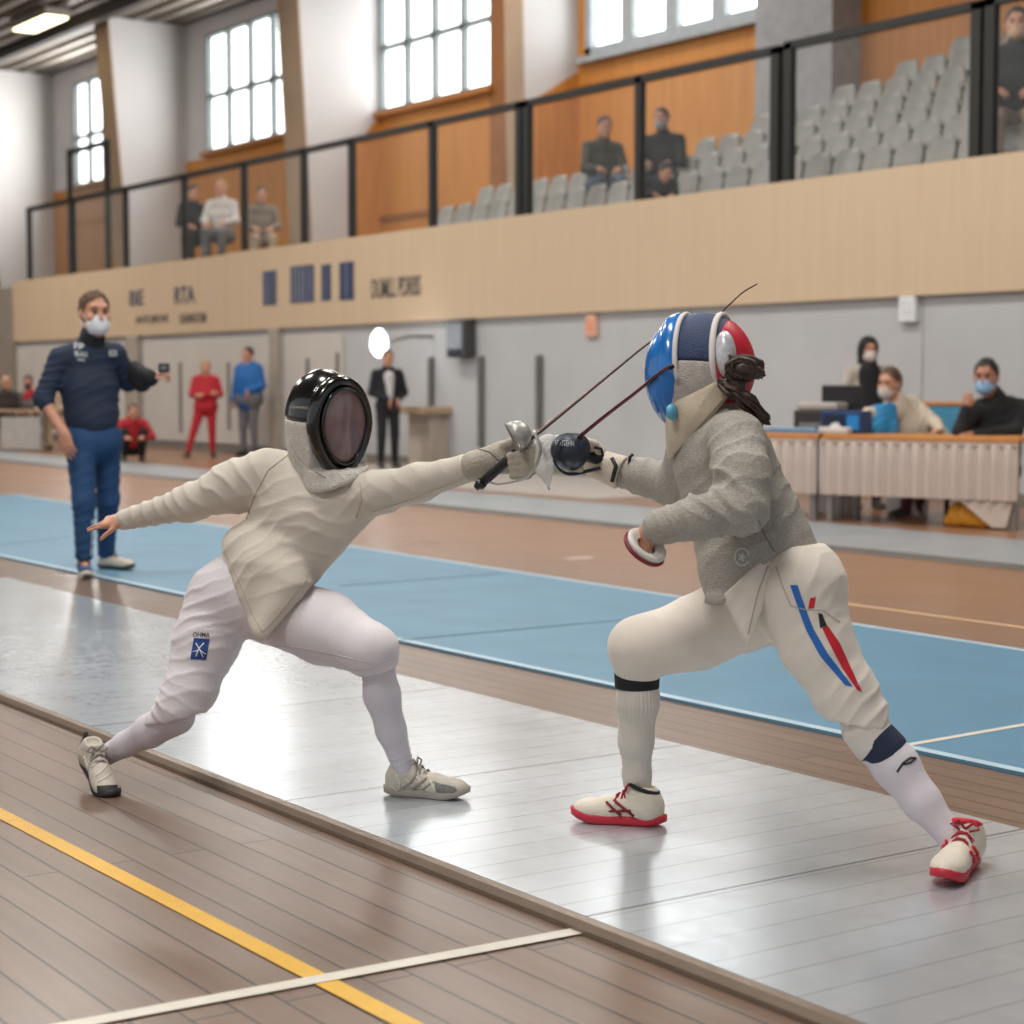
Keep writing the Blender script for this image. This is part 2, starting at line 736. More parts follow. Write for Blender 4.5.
def strip_thing(name, near, far, z, m, edge_m, label, cat, tl=(-.6, 1.4)):
    """a long flat runner given by the two image lines of its near and far edges"""
    n0, n1 = ext(near[0], near[1], tl[0], tl[1], z)
    f0, f1 = ext(far[0], far[1], tl[0], tl[1], z)
    # square the ends
    f0 = f0 + nrm(f1 - f0) * (n0 - f0).dot(nrm(f1 - f0))
    f1 = f1 + nrm(f1 - f0) * (n1 - f1).dot(nrm(f1 - f0))
    root = empty(name, A_(n0[0], n0[1], 0), 0, label, cat)
    q = [p - A_(n0[0], n0[1], 0) for p in (n0, n1, f1, f0)]
    MB().prism([p * A_(1, 1, 0) + A_(0, 0, .001) for p in q], (0, 0, z - .001)).build('top_plate' if z > .02 else 'mat_sheet', m, root)
    return root, q


pm = piste_mat('piste_metal', (192, 199, 205), .21, .62, metal=.5)
root, q = strip_thing('fencing_strip', ((0, 691), (867, 1024)), ((0, 575.5), (1024, 829)), .03, pm, None,
                      'silver grey metal fencing strip under the two fencers', 'fencing strip', (-.9, 1.25))
# tapered edge trim along the near side
edge = mat('edge_trim', (128, 112, 98), .45, .3, .12, 10)
t = nrm(q[1] - q[0])
n = A_(t[1], -t[0], 0)
MB().prism([q[0] + n * .002, q[0] + n * .002 - A_(0, 0, .029), q[0] + n * .032 - A_(0, 0, .029), q[0] + n * .032 - A_(0, 0, .018), q[0] + n * .02 - A_(0, 0, .004)], q[1] - q[0]).build('edge_trim', edge, root)

bm_ = mat('blue_mat', (82, 127, 153), .5, 0, .07, 2.5, .06, 120)
bl = mat('mat_border', (168, 192, 206), .5)
root, q = strip_thing('blue_mat', ((0, 556), (774, 720)), ((0, 491.8), (1024, 649.4)), .012, bm_, None,
                      'long blue rubber fencing mat behind the metal strip', 'mat', (-.9, 1.6))
o0 = A_(*root.location)
for a, b, nm in ((q[0], q[1], 1), (q[3], q[2], -1)):
    t = nrm(b - a)
    n = A_(-t[1], t[0], 0) * nm * .045
    MB().prism([a + A_(0, 0, .0005), b + A_(0, 0, .0005), b + n + A_(0, 0, .0005), a + n + A_(0, 0, .0005)], (0, 0, .001)).build('border_line', bl, root)
dk = mat('mat_joint', (66, 100, 122), .6)
for a, b in (((340, 586), (501, 573.5)), ((400, 640), (650, 617.5)), ((-40, 549), (70, 537))):
    p0, p1 = G(*a, .0125), G(*b, .0125)
    w = A_(.014, 0, 0)
    MB().prism([p0 - o0 - w, p0 - o0 + w, p1 - o0 + w, p1 - o0 - w], (0, 0, .0012)).build('joint_line', dk, root)
p0, p1 = G(905, 745.5, .0125), G(1040, 722, .0125)
MB().prism([p0 - o0 - A_(.016, 0, 0), p0 - o0 + A_(.016, 0, 0), p1 - o0 + A_(.016, 0, 0), p1 - o0 - A_(.016, 0, 0)], (0, 0, .0012)).build('warning_line', wht, root)

pm2 = piste_mat('far_piste_metal', (158, 166, 172), .3, .2, metal=.25)
root, q = strip_thing('fencing_strip', ((0, 459), (1024, 565)), ((0, 451), (1024, 540)), .03, pm2, None,
                      'pale grey metal fencing strip at the back beside the officials table', 'fencing strip', (-.35, 1.5))
t = nrm(q[1] - q[0])
n = A_(t[1], -t[0], 0)
MB().prism([q[0] + n * .002, q[0] + n * .002 - A_(0, 0, .029), q[0] + n * .07 - A_(0, 0, .029), q[0] + n * .03 - A_(0, 0, .004)], q[1] - q[0]).build('edge_trim', mat('dark_edge', (74, 66, 60), .5), root)

# ---- walls
wall_lo = mat('lower_wall_paint', (184, 185, 186), .6, 0, .05, 1.2)
structure(MB().box((XL, YW, 0), (10, YW + .15, ZB + .15)).build('wall_back', wall_lo))
beige = planks_mat('gallery_boards', (208, 184, 154), (204, 180, 149), 1.22, 40, (184, 160, 132), .5, 'Z', grain=.1)
xp13, xp225 = W(13, 300, YB)[0], W(226, 300, YB)[0]
structure(MB().box((xp225 + .02, YB, ZB), (10, YB + .12, ZT)).build('wall_gallery', beige))
structure(MB().box((xp13, YB, ZB), (xp225, YB + .12, ZT - .02)).build('wall_gallery_end', beige))
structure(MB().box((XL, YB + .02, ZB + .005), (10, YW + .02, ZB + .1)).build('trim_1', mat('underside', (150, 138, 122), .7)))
pil = mat('grey_pillar', (150, 140, 128), .7)
structure(MB().box((XL, YB - .05, 0), (xp13, YB + .1, ZT - .15)).build('wall_left_bay', pil))
structure(MB().box((XL, YW - .03, 0), (10, YW, .12)).build('baseboard_back', mat('baseboard', (120, 116, 110), .6)))
# wall pilasters of the left part
for i, (px, w) in enumerate(((137, .5), (279, .3))):
    x = W(px, 400, YW)[0]
    structure(MB().box((x - w / 2, YW - .1, 0), (x + w / 2, YW, ZB)).build('trim_%d' % (i + 2), mat('pilaster', (168, 158, 145), .7)))
warm = mat('white_panel', (200, 194, 186), .6, 0, .05, 1)
for i, (a, b) in enumerate(((20, 127), (147, 272), (288, 345))):
    x0, x1 = W(a, 400, YW)[0], W(b, 400, YW)[0]
    structure(MB().box((x0, YW - .05, .14), (x1, YW, ZB - .12)).build('trim_%d' % (i + 4), warm, bevel=.01, seg=1))
strip_m = mat('dark_strip', (104, 100, 97), .6)
for px, y0, y1 in ((184, 362, 452), (232, 362, 430), (311, 358, 440), (341, 352, 440), (433, 357, 410), (483, 356, 455), (541, 355, 430)):
    a, b = W(px, y1, YW), W(px, y0, YW)
    z0 = max(a[2], .3)
    o = MB().box((a[0] - .05, YW - .07, z0), (a[0] + .05, YW - .002, b[2])).build('wall_post', strip_m, bevel=.02)
    nm = {184: 'beside the red tracksuit', 232: 'behind the blue jacket', 311: 'first right of the blue jacket', 341: 'left of the dark standing person',
          433: 'above the wooden wall shelf', 483: 'under the wall speaker', 541: 'above the crossed sabres'}[px]
    tag(o, 'narrow dark vertical bar on the pale back wall, ' + nm, 'wall bar', 'dark bars on the lower wall')
structure(MB().box((W(690, 400, YW)[0] - .01, YW - .004, .13), (W(690, 400, YW)[0] + .01, YW, ZB)).build('trim_7', mat('joint_grey', (150, 150, 150), .7)))
structure(MB().box((W(922, 400, YW)[0] - .01, YW - .004, .13), (W(922, 400, YW)[0] + .01, YW, ZB)).build('trim_8', MATS['joint_grey']))

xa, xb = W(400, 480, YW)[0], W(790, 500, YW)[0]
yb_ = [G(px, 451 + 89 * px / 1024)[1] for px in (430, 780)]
structure(MB().prism([(xa, YW, .0012), (xa, G(430, 489.5)[1] + .35, .0012), (xb, G(780, 519)[1] + .35, .0012), (xb, YW, .0012)], (0, 0, .002)).build('floor_edge_strip', mat('pale_concrete', (176, 168, 162), .5, 0, .08, 3)))  # added pale strip standing in for the wall's tone across the floor
# ---- upper wall, its fins, windows
board = planks_mat('orange_boards', (206, 138, 62), (198, 130, 56), 1.1, 30, (150, 92, 38), .5, 'Z', gap=.014)
slat = planks_mat('orange_slats', (192, 122, 46), (178, 110, 38), .19, 30, (112, 66, 22), .5, 'Z', gap=.012)
conc = mat('white_plaster', (206, 204, 204), .8, 0, .05, .7, .05, 30)
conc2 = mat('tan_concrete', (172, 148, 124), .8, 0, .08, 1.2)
ZG = 2.5                                         # gallery floor
structure(MB().box((XL, YW + .15, ZG - .12), (10, YU + .2, ZG)).build('floor_gallery', mat('gallery_floor', (110, 100, 92), .7)))
frame_m = mat('window_frame', (128, 138, 138), .5)
frame_w = mat('window_frame_white', (168, 176, 180), .5)
glow = mat('bright_pane', (250, 253, 255), .3, 0, .02, 2, emit=3.4)
wins = []                                       # (x0, x1, z0, z1)
ZS = W(381, 113, YU)[2]


def wx(px):
    return W(px, 100, YU)[0]


wins = [(wx(74), wx(118), ZS - .1, 9.3, 3, frame_m), (wx(207), wx(296), ZS, 9.35, 4, frame_m), (wx(380), wx(493), ZS, 9.3, 4, frame_m), (wx(586), wx(768), ZS + .12, 9.3, 4, frame_w)]
# wall with openings: below, above, between
xs = [XL] + [v for w in wins for v in w[:2]] + [10]
mb = MB()
mb.box((XL, YU, ZG), (10, YU + .2, ZS - .1))
mb2 = MB()
for i in range(0, len(xs) - 1, 2):
    (mb2 if i < 5 else mb).box((xs[i], YU, ZS - .1), (xs[i + 1], YU + .2, ZC))
for w in wins:
    mb.box((w[0], YU, ZS - .1), (w[1], YU + .2, w[2]))
    mb2.box((w[0], YU, w[3]), (w[1], YU + .2, ZC))
structure(mb.build('wall_upper', board))
structure(mb2.build('wall_upper_band', conc))
structure(MB().box((wx(862), YU - .05, ZG), (10, YU, ZC)).build('wall_upper_slatted', slat))
for i, (x0, x1, z0, z1, nc, fm) in enumerate(wins):
    w = structure(empty('window_%d' % (i + 1), (x0, YU, z0)))
    W_, H_ = x1 - x0, z1 - z0
    m = MB()
    t = .16 if i == 3 else .07
    m.box((0, -.03, 0), (W_, .12, t)).box((0, -.03, H_ - t), (W_, .12, H_)).box((0, -.03, 0), (t, .12, H_)).box((W_ - t, -.03, 0), (W_, .12, H_))
    for k in range(1, nc):
        x = W_ * k / nc
        t2 = .16 if i == 3 else .06
        m.box((x - t2, -.02, 0), (x + t2, .11, H_))
    zt = H_ * (.47 if i != 3 else .9)
    m.box((0, -.02, zt - .05), (W_, .11, zt + .05))
    m.build('window_frame', fm, w)
    MB().box((0, .13, 0), (W_, .15, H_)).build('window_pane', glow, w)
    MB().box((-.1, -.16, -.1), (W_ + .1, -.02, 0)).build('window_sill', frame_w if i == 3 else mat('sill_wood', (176, 112, 50), .5), w)
# fins between the windows, leaning frames
fins = [(wx(52), 17.95, 17.3, .75), (wx(186), 18.02, 17.55, .8), (wx(380), 17.95, 17.62, .85), (wx(578), 18.42, 18.3, .5), (wx(862), 18.9, 18.9, 1.6)]
for i, (x, yb, yt, th) in enumerate(fins):
    poly = [(x, YU, ZG), (x, yb, ZG), (x, yb, ZG + 1.2), (x, yt, ZC), (x, YU, ZC)]
    f = structure(MB().prism(poly, (-th, 0, 0)).build('pillar_%d' % (i + 1), conc if i < 4 else mat('grey_column', (160, 160, 162), .7)))
    if i < 4:
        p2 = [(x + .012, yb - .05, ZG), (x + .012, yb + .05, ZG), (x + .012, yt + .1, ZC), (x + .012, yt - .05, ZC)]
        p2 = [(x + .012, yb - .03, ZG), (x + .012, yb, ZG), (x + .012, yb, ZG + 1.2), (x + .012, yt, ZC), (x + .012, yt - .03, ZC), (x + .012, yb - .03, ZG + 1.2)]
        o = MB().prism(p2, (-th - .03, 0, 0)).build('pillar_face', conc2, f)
        # wooden dado wedge on the side of the fin
        if i in (2, 3):
            z1 = ZS - .1
            y0 = 18.92 if i == 2 else yb + .03
            MB().prism([(x + .015, YU, ZG), (x + .015, y0, ZG), (x + .015, y0, z1 - .6), (x + .015, YU - .05, z1), (x + .015, YU, z1)], (-.005, 0, 0)).build('dado_board', board, f)
# horizontal mouldings on the wooden wall
mold = mat('moulding', (150, 94, 40), .5)
structure(MB().box((wx(493) - .02, YU - .06, ZG), (wx(493) + .5, YU - .001, 9.6)).build('trim_9', mold))
structure(MB().box((wx(380), YU - .05, 4.45), (wx(862) - 1.7, YU - .001, 4.55)).build('trim_10', mold))
structure(MB().box((wx(578), YU - .05, ZS - .42), (wx(775), YU - .001, ZS - .34)).build('trim_11', mold))
structure(MB().box((wx(772), YU - .05, ZS - .42), (wx(777), YU - .001, 9.5)).build('trim_12', mold))
# ---- ceiling of ribbed sheet
cm = mat('ribbed_sheet', (132, 124, 116), .6, .2, .15, 2.0, stretch=(.2, 3, 1))
mb = MB()
nr = 66
ys = np.linspace(-14, YU + .2, nr + 1)
prof = []
for i in range(nr):
    dy = ys[i + 1] - ys[i]
    prof += [(ys[i], ZC), (ys[i] + dy * .4, ZC), (ys[i] + dy * .5, ZC + .12), (ys[i] + dy * .9, ZC + .12)]
prof.append((ys[-1], ZC))
vs = [(XL, y, z) for y, z in prof] + [(16, y, z) for y, z in prof]
n = len(prof)
mb.add(vs, [(i, i + 1, n + i + 1, n + i) for i in range(n - 1)])
structure(mb.build('ceiling', cm))
for i, y in enumerate((13.0, 17.0)):
    structure(MB().box((XL, y, ZC - .22), (16, y + .22, ZC)).build('beam_%d' % (i + 1), mat('ceiling_beam', (84, 80, 78), .7)))
structure(MB().box((XL - .2, -14, 0), (XL, YU + .2, ZC + .2)).build('wall_left', mat('end_wall', (176, 170, 164), .7)))
# ceiling light seen at the top left corner
p = W(40, 19, 15.2)
q = ray(40, 19)
p = CAM + q * ((ZC - .12 - CAMZ) / q[2])
rt = empty('ceiling_light', (p[0], p[1], ZC - .02), .0, 'glowing rectangular ceiling light on the ribbed grey ceiling', 'ceiling light')
MB().box((-1.1, -.3, -.2), (1.1, .3, 0)).build('housing', mat('lamp_housing', (150, 145, 138), .5), rt, bevel=.02)
MB().box((-1.05, -.26, -.23), (1.05, .26, -.2)).build('diffuser', mat('lamp_glow', (255, 236, 190), .4, emit=6), rt)

# ---- gallery railing: posts, top rail, clear panels
rail_m = mat('rail_paint', (40, 40, 38), .5, .2)
ztop = [W(px, py, YR)[2] for px, py in ((100, 195), (340, 141), (680, 69.5), (850, 29))]
ZRL = sum(ztop) / 4
glass = bpy.data.materials.new('clear_panel')
glass.use_nodes = True
nt = glass.node_tree
b = principled(glass)
b.inputs['Base Color'].default_value = (.8, .86, .86, 1)
b.inputs['Roughness'].default_value = .08
b.inputs['Alpha'].default_value = .10
tn = nt.nodes.new('ShaderNodeTexNoise')
tn.inputs['Scale'].default_value = .6
mr = nt.nodes.new('ShaderNodeMapRange')
mr.inputs[3].default_value, mr.inputs[4].default_value = .01, .05
nt.links.new(tn.outputs[0], mr.inputs[0])
nt.links.new(mr.outputs[0], b.inputs['Alpha'])
rails = [([28, 72, 125, 184, 244, 304, 352, 433, 520], ZRL, 'railing along the gallery edge in front of the tall windows'),
         ([528, 640, 776], ZRL, 'railing along the gallery edge before the two seated spectators'),
         ([789, 976], ZRL + .02, 'railing along the gallery edge before the tall block of grey seats'),
         ([990, 1160], ZRL + .03, 'railing along the gallery edge before the seated bearded man')]
for pxs, zt, lab in rails:
    X = [W(px, 150, YR)[0] for px in pxs]
    rt = empty('gallery_railing', (X[0], YR, ZT), 0, 'dark metal ' + lab, 'railing')
    Hh = zt - ZT
    for x in X:
        MB().box((x - X[0] - .065, -.04, -.02), (x - X[0] + .065, .04, Hh)).build('post', rail_m, rt)
    MB().box((-.065, -.04, Hh - .07), (X[-1] - X[0] + .065, .04, Hh + .02)).build('top_rail', rail_m, rt)
    for a, c in zip(X[:-1], X[1:]):
        MB().box((a - X[0] + .08, -.008, .05), (c - X[0] - .08, .008, Hh - .08)).build('clear_panel', glass, rt)
# taller gate frame near the left end
a, c = W(70, 200, YR + .5), W(108, 200, YR + .5)
zt = W(88, 145, YR + .5)[2]
rt = empty('gallery_gate', (a[0], YR + .5, ZT - .3), 0, 'tall dark gate frame with clear panel behind the railing by the far left window', 'gate')
w_, h_ = c[0] - a[0], zt - ZT + .3
MB().box((-.05, -.04, 0), (.09, .04, h_)).box((w_ - .09, -.04, 0), (w_ + .05, .04, h_)).box((0, -.04, h_ - .1), (w_, .04, h_)).build('gate_frame', rail_m, rt)
MB().box((.1, -.01, .05), (w_ - .1, .01, h_ - .1)).build('clear_panel', glass, rt)

# ---- stepped stand and seats
seat_m = mat('grey_seat_plastic', (150, 148, 142), .45, 0, .08, 3)
step_m = mat('stand_step', (98, 92, 86), .75)
starts = [440, 480, 700, 756, 838, 900, 955]
SP = .47
srows = []
for i, px in enumerate(starts):
    y = 15.25 + .62 * i
    z = 3.86 + .315 * i
    x0 = W(px, 150, y)[0]
    srows.append((x0, y, z))
    structure(MB().box((x0 - .3, y - .25, ZG), (4, y + .37 if i < 6 else YU - .05, z - .72)).build('slab_tier', step_m))


def make_seat():
    rt = empty('spectator_seat', (0, 0, 0))
    # moulded shell back, curved with rounded top
    n, mrow = 9, 6
    vs, fs = [], []
    for j in range(mrow):
        t = j / (mrow - 1)
        for i in range(n):
            s = i / (n - 1) * 2 - 1
            hw = .21 * (1 - .25 * max(0, t - .6) / .4)
            zz = -.36 + .36 * t * (1 - .12 * max(0, abs(s) - .5))
            vs.append((s * hw, .10 + .07 * t - .05 * s * s, zz))
    nn = len(vs)
    vs += [(x, y + .025, z) for x, y, z in vs]
    for j in range(mrow - 1):
        for i in range(n - 1):
            a = j * n + i
            fs.append((a, a + 1, a + n + 1, a + n))
            fs.append((nn + a, nn + a + n, nn + a + n + 1, nn + a + 1))
    top = [(mrow - 1) * n + i for i in range(n)]
    fs += [(a, a + 1, nn + a + 1, nn + a) for a in top[:-1]]
    fs += [(j * n, (j + 1) * n, nn + (j + 1) * n, nn + j * n) for j in range(mrow - 1)]
    fs += [(j * n + n - 1, nn + j * n + n - 1, nn + (j + 1) * n + n - 1, (j + 1) * n + n - 1) for j in range(mrow - 1)]
    MB().add(vs, fs).build('backrest', seat_m, rt, True)
    MB().box((-.2, -.27, -.38), (.2, .12, -.34)).build('seat', seat_m, rt, bevel=.015)
    MB().box((-.03, -.1, -.72), (.03, .1, -.38)).build('pedestal', step_m, rt)
    return rt


seat0 = None
occupied = []
for i, (x0, y, z) in enumerate(srows):
    k = 0
    x = x0
    while W(1060, 100, y)[0] > x and k < 40:
        if seat0 is None:
            seat0 = make_seat()
            o = seat0
        else:
            o = copy_tree(seat0)
        o.location = (x, y, z)
        tag(o, 'grey moulded plastic spectator seat in the stepped rows behind the gallery railing', 'seat', 'grey gallery seats')
        x += SP
        k += 1
print('SEATS', sum(1 for o in bpy.data.objects if o.name.startswith('spectator_seat')))

# ---- lettering on the gallery front (worn, only partly readable)
navy = mat('navy_lettering', (52, 66, 98), .6)
greyl = mat('grey_lettering', (104, 98, 92), .6)


def wall_text(body, px, py, hpx, wpx, m, name='wall_lettering', label=None):
    p = W(px, py, YB)
    s = W(px, py - hpx / 2, YB)[2] - W(px, py + hpx / 2, YB)[2]
    wd = W(px + wpx / 2, py, YB)[0] - W(px - wpx / 2, py, YB)[0]
    o = text_mesh(name, body, 1.0, m, None, .004, .012)
    dm = o.dimensions
    bb = [A_(*c) for c in o.bound_box]
    lo, hi = np.min(bb, 0), np.max(bb, 0)
    me = o.data
    for v in me.vertices:
        x, y = (v.co.x - (lo[0] + hi[0]) / 2) / (hi[0] - lo[0]) * wd, (v.co.y - (lo[1] + hi[1]) / 2) / (hi[1] - lo[1]) * s
        v.co = (x, -v.co.z, y)
    o.location = (p[0], YB - .008, p[2])
    return tag(o, label, 'lettering', 'lettering on the gallery front')


wall_text('BE', 137, 298, 15, 14, navy, label='short dark blue letters on the beige gallery front above the referee')
wall_text('RTA', 185, 295, 17, 20, navy, label='three bold dark blue letters on the beige gallery front left of the panel joint')
wall_text('ANTE JMONE', 152, 320, 10, 33, greyl, label='small grey line of letters under the short dark blue letters')
wall_text('DUNNOOM', 193, 318, 10, 26, greyl, label='small grey line of letters under the three bold dark blue letters')
wall_text('DUMLL PDRBS', 396, 287, 20, 49, greyl, label='grey capital letters right of the four blue bars on the gallery front')


def banner(px, py, wpx, hpx, stripes, label):
    p = W(px, py, YB)
    s = W(px, py - hpx / 2, YB)[2] - W(px, py + hpx / 2, YB)[2]
    wd = W(px + wpx / 2, py, YB)[0] - W(px - wpx / 2, py, YB)[0]
    rt = empty('wall_sign', (p[0], YB - .001, p[2]), 0, label, 'sign', 'blue signs on the gallery front')
    MB().box((-wd / 2, -.012, -s / 2), (wd / 2, 0, s / 2)).build('sign_plate', navy, rt)
    m = MB()
    for k in stripes:
        x = -wd / 2 + wd * k
        m.box((x - wd * .022, -.016, -s / 2 + .02), (x + wd * .022, -.012, s / 2 - .02))
    m.build('stripes', mat('pale_stripe', (150, 150, 160), .6), rt)


banner(270, 288, 13, 34, (.25, .45, .8), 'dark blue bar sign, leftmost of the four beside the panel joint')
banner(302.5, 284, 23, 37, (.14, .3, .46, .62, .84), 'wide dark blue sign striped with thin pale lines')
banner(326.5, 282.5, 9, 36, (.5,), 'narrowest dark blue bar sign, between the wide striped one and the last')
banner(347, 281, 14, 38, (.5,), 'dark blue bar sign, last before the grey capital letters')
# ---- fittings on the lower wall
p = W(467, 339, YW)
rt = empty('wall_speaker', (p[0], YW - .001, p[2]), 0, 'dark framed wall speaker with pale front under the gallery', 'speaker')
MB().box((-.24, -.2, -.26), (.24, 0, .26)).build('housing', mat('dark_housing', (66, 66, 68), .5), rt, bevel=.03)
MB().box((-.19, -.225, -.14), (.19, -.2, .22)).build('front_panel', mat('pale_front', (142, 150, 158), .4), rt)
MB().prism([(-.15, -.225, -.22), (.15, -.225, -.22), (.06, -.225, -.14), (-.06, -.225, -.14)], (0, .025, 0)).build('outlet', mat('black_plastic', (22, 22, 24), .5), rt)
p = W(593.5, 326, YW)
rt = empty('wall_mounted_alarm', (p[0], YW - .001, p[2]), 0, 'small orange pink alarm box on the grey wall left of the blue mask', 'alarm box')
MB().box((-.11, -.06, -.14), (.11, 0, .14)).build('housing', mat('salmon_plastic', (224, 172, 146), .5), rt, bevel=.02)
MB().box((-.05, -.07, -.05), (.05, -.06, .06)).build('button_plate', mat('salmon_plate', (232, 150, 120), .5), rt)
p = W(911.5, 309, YW)
rt = empty('wall_box', (p[0], YW - .001, p[2]), 0, 'white plastic box on the grey wall above the officials table', 'wall box')
MB().box((-.115, -.08, -.14), (.115, 0, .14)).build('housing', mat('white_plastic', (226, 228, 228), .5), rt, bevel=.02)
MB().box((-.07, -.086, -.06), (.07, -.08, .08)).build('cover_plate', mat('white_cover', (212, 214, 216), .5), rt)
# wooden shelf box near the dark standing person
p = W(437, 410, YW)
rt = empty('wall_shelf', (p[0], YW - .001, p[2]), 0, 'small beige wooden wall shelf right of the dark standing person', 'shelf')
MB().box((-.42, -.5, -.05), (.42, 0, .05)).build('board', mat('shelf_wood', (176, 150, 122), .6), rt, bevel=.01)
MB().box((-.3, -.3, -.95), (.3, 0, -.05)).build('cabinet_body', mat('shelf_body', (176, 162, 148), .6), rt, bevel=.01)
# round bright wall lamp
p = W(379, 343, YW - .9)
rt = empty('round_lamp', (p[0], YW - .9, p[2]), 0, 'round glowing white lamp above the dark standing person', 'lamp')
MB().rev([(.02, -.06), (.15, -.05), (.2, 0), (.15, .05), (.02, .06)], (0, 0, 0), ((1, 0, 0), (0, 0, 1), (0, -1, 0))).build('lamp_disc', mat('lamp_white', (245, 252, 255), .4, emit=7), rt, True)
MB().tube([(0, .06, 0), (0, .5, .1), (0, .9, .1)], .025).build('lamp_arm', mat('lamp_arm', (140, 140, 140), .5, .5), rt)
o = ground_strip('floor_mark', *ext((566, 559), (592, 557.5), 0, 1), .07, wht)
tag(o, 'short white painted dash on the brown floor beyond the blue mat', 'floor mark')
# ================================================================= PEOPLE TOOLKIT
from mathutils.bvhtree import BVHTree


def head_prims(F, c, f, u, s=1.0, detail=True):
    M3 = frame(f, u)
    r, f, u = M3[:, 0], M3[:, 1], M3[:, 2]
    c = A_(*c)
    P = lambda x, y, z: c + s * (r * x + f * y + u * z)
    F.ell(P(0, -.012, .022), A_(.076, .096, .098) * s, M3, k=.02 * s)
    F.ell(P(0, .028, -.05), A_(.058, .062, .072) * s, M3, k=.04 * s)
    F.ell(P(0, .066, -.1), A_(.028, .026, .022) * s, M3, k=.03 * s)
    if detail:
        F.cone(P(0, .088, .01), P(0, .108, -.026), .009 * s, .015 * s, k=.014 * s)
        F.cone(P(-.036, .078, .036), P(.036, .078, .036), .012 * s, .012 * s, k=.02 * s)
        for e in (-1, 1):
            F.ell(P(e * .031, .094, .012), A_(.016, .014, .010) * s, M3, k=.012 * s, sub=True)
            F.ell(P(e * .045, .07, -.02), A_(.02, .02, .018) * s, M3, k=.02 * s)
        F.cone(P(-.018, .088, -.062), P(.018, .088, -.062), .009 * s, .009 * s, k=.012 * s)
        F.cone(P(-.022, .102, -.0665), P(.022, .102, -.0665), .003 * s, .003 * s, k=.004 * s, )
    for e in (-1, 1):
        F.ell(P(e * .077, -.012, -.005), A_(.010, .022, .034) * s, M3, k=.008 * s)
    return P


def hand_prims(F, w, d, n, s=1.0, curl=.35, side=1, spread=.0, thumb=.6, curls=None):
    """w wrist, d pointing along the hand, n out of the back of the hand, side=+1: thumb on +(d x n)"""
    d = nrm(d)
    n = nrm(n - d * np.dot(n, d))
    t = np.cross(d, n) * side
    w = A_(*w)
    F.cone(w - d * .02 * s, w + d * .03 * s, .026 * s, .03 * s, k=.02 * s, flat=(n, .75))
    F.box(w + d * .052 * s, A_(.041, .044, .0145) * s, np.stack([t, d, n], 1), .013 * s, k=.02 * s)
    lens = (.072, .08, .074, .058)
    offs = (.031, .0105, -.0105, -.031)
    for i in range(4):
        b = w + (d * (.09 - .006 * abs(i - 1)) + t * offs[i]) * s
        ang = 0.0
        dd = nrm(d + t * spread * (1.5 - i) * .35)
        p = b - dd * .02 * s
        rr = (.0098, .009, .008, .007)
        c = curl if curls is None else curls[i]
        segs = (.02, lens[i] * .45, lens[i] * .32, lens[i] * .25)
        for j, L in enumerate(segs):
            if j > 0:
                ang += c * (.7, 1.0, .8)[j - 1]
            v = dd * math.cos(ang) - n * math.sin(ang)
            q = p + v * L * s
            F.cone(p, q, rr[min(j, 3)] * s, rr[min(j + 1, 3)] * s, k=.004 * s)
            p = q
    b = w + (d * .02 + t * .03) * s
    v1 = nrm(d * .75 + t * thumb - n * .25)
    v2 = nrm(d * 1.0 + t * (thumb - .35) - n * .35)
    q = b + v1 * .042 * s
    F.cone(b, q, .014 * s, .0115 * s, k=.012 * s)
    q2 = q + v2 * .032 * s
    F.cone(q, q2, .0112 * s, .0098 * s, k=.004 * s)
    F.cone(q2, q2 + nrm(v2 - n * .2) * .024 * s, .0098 * s, .008 * s, k=.004 * s)


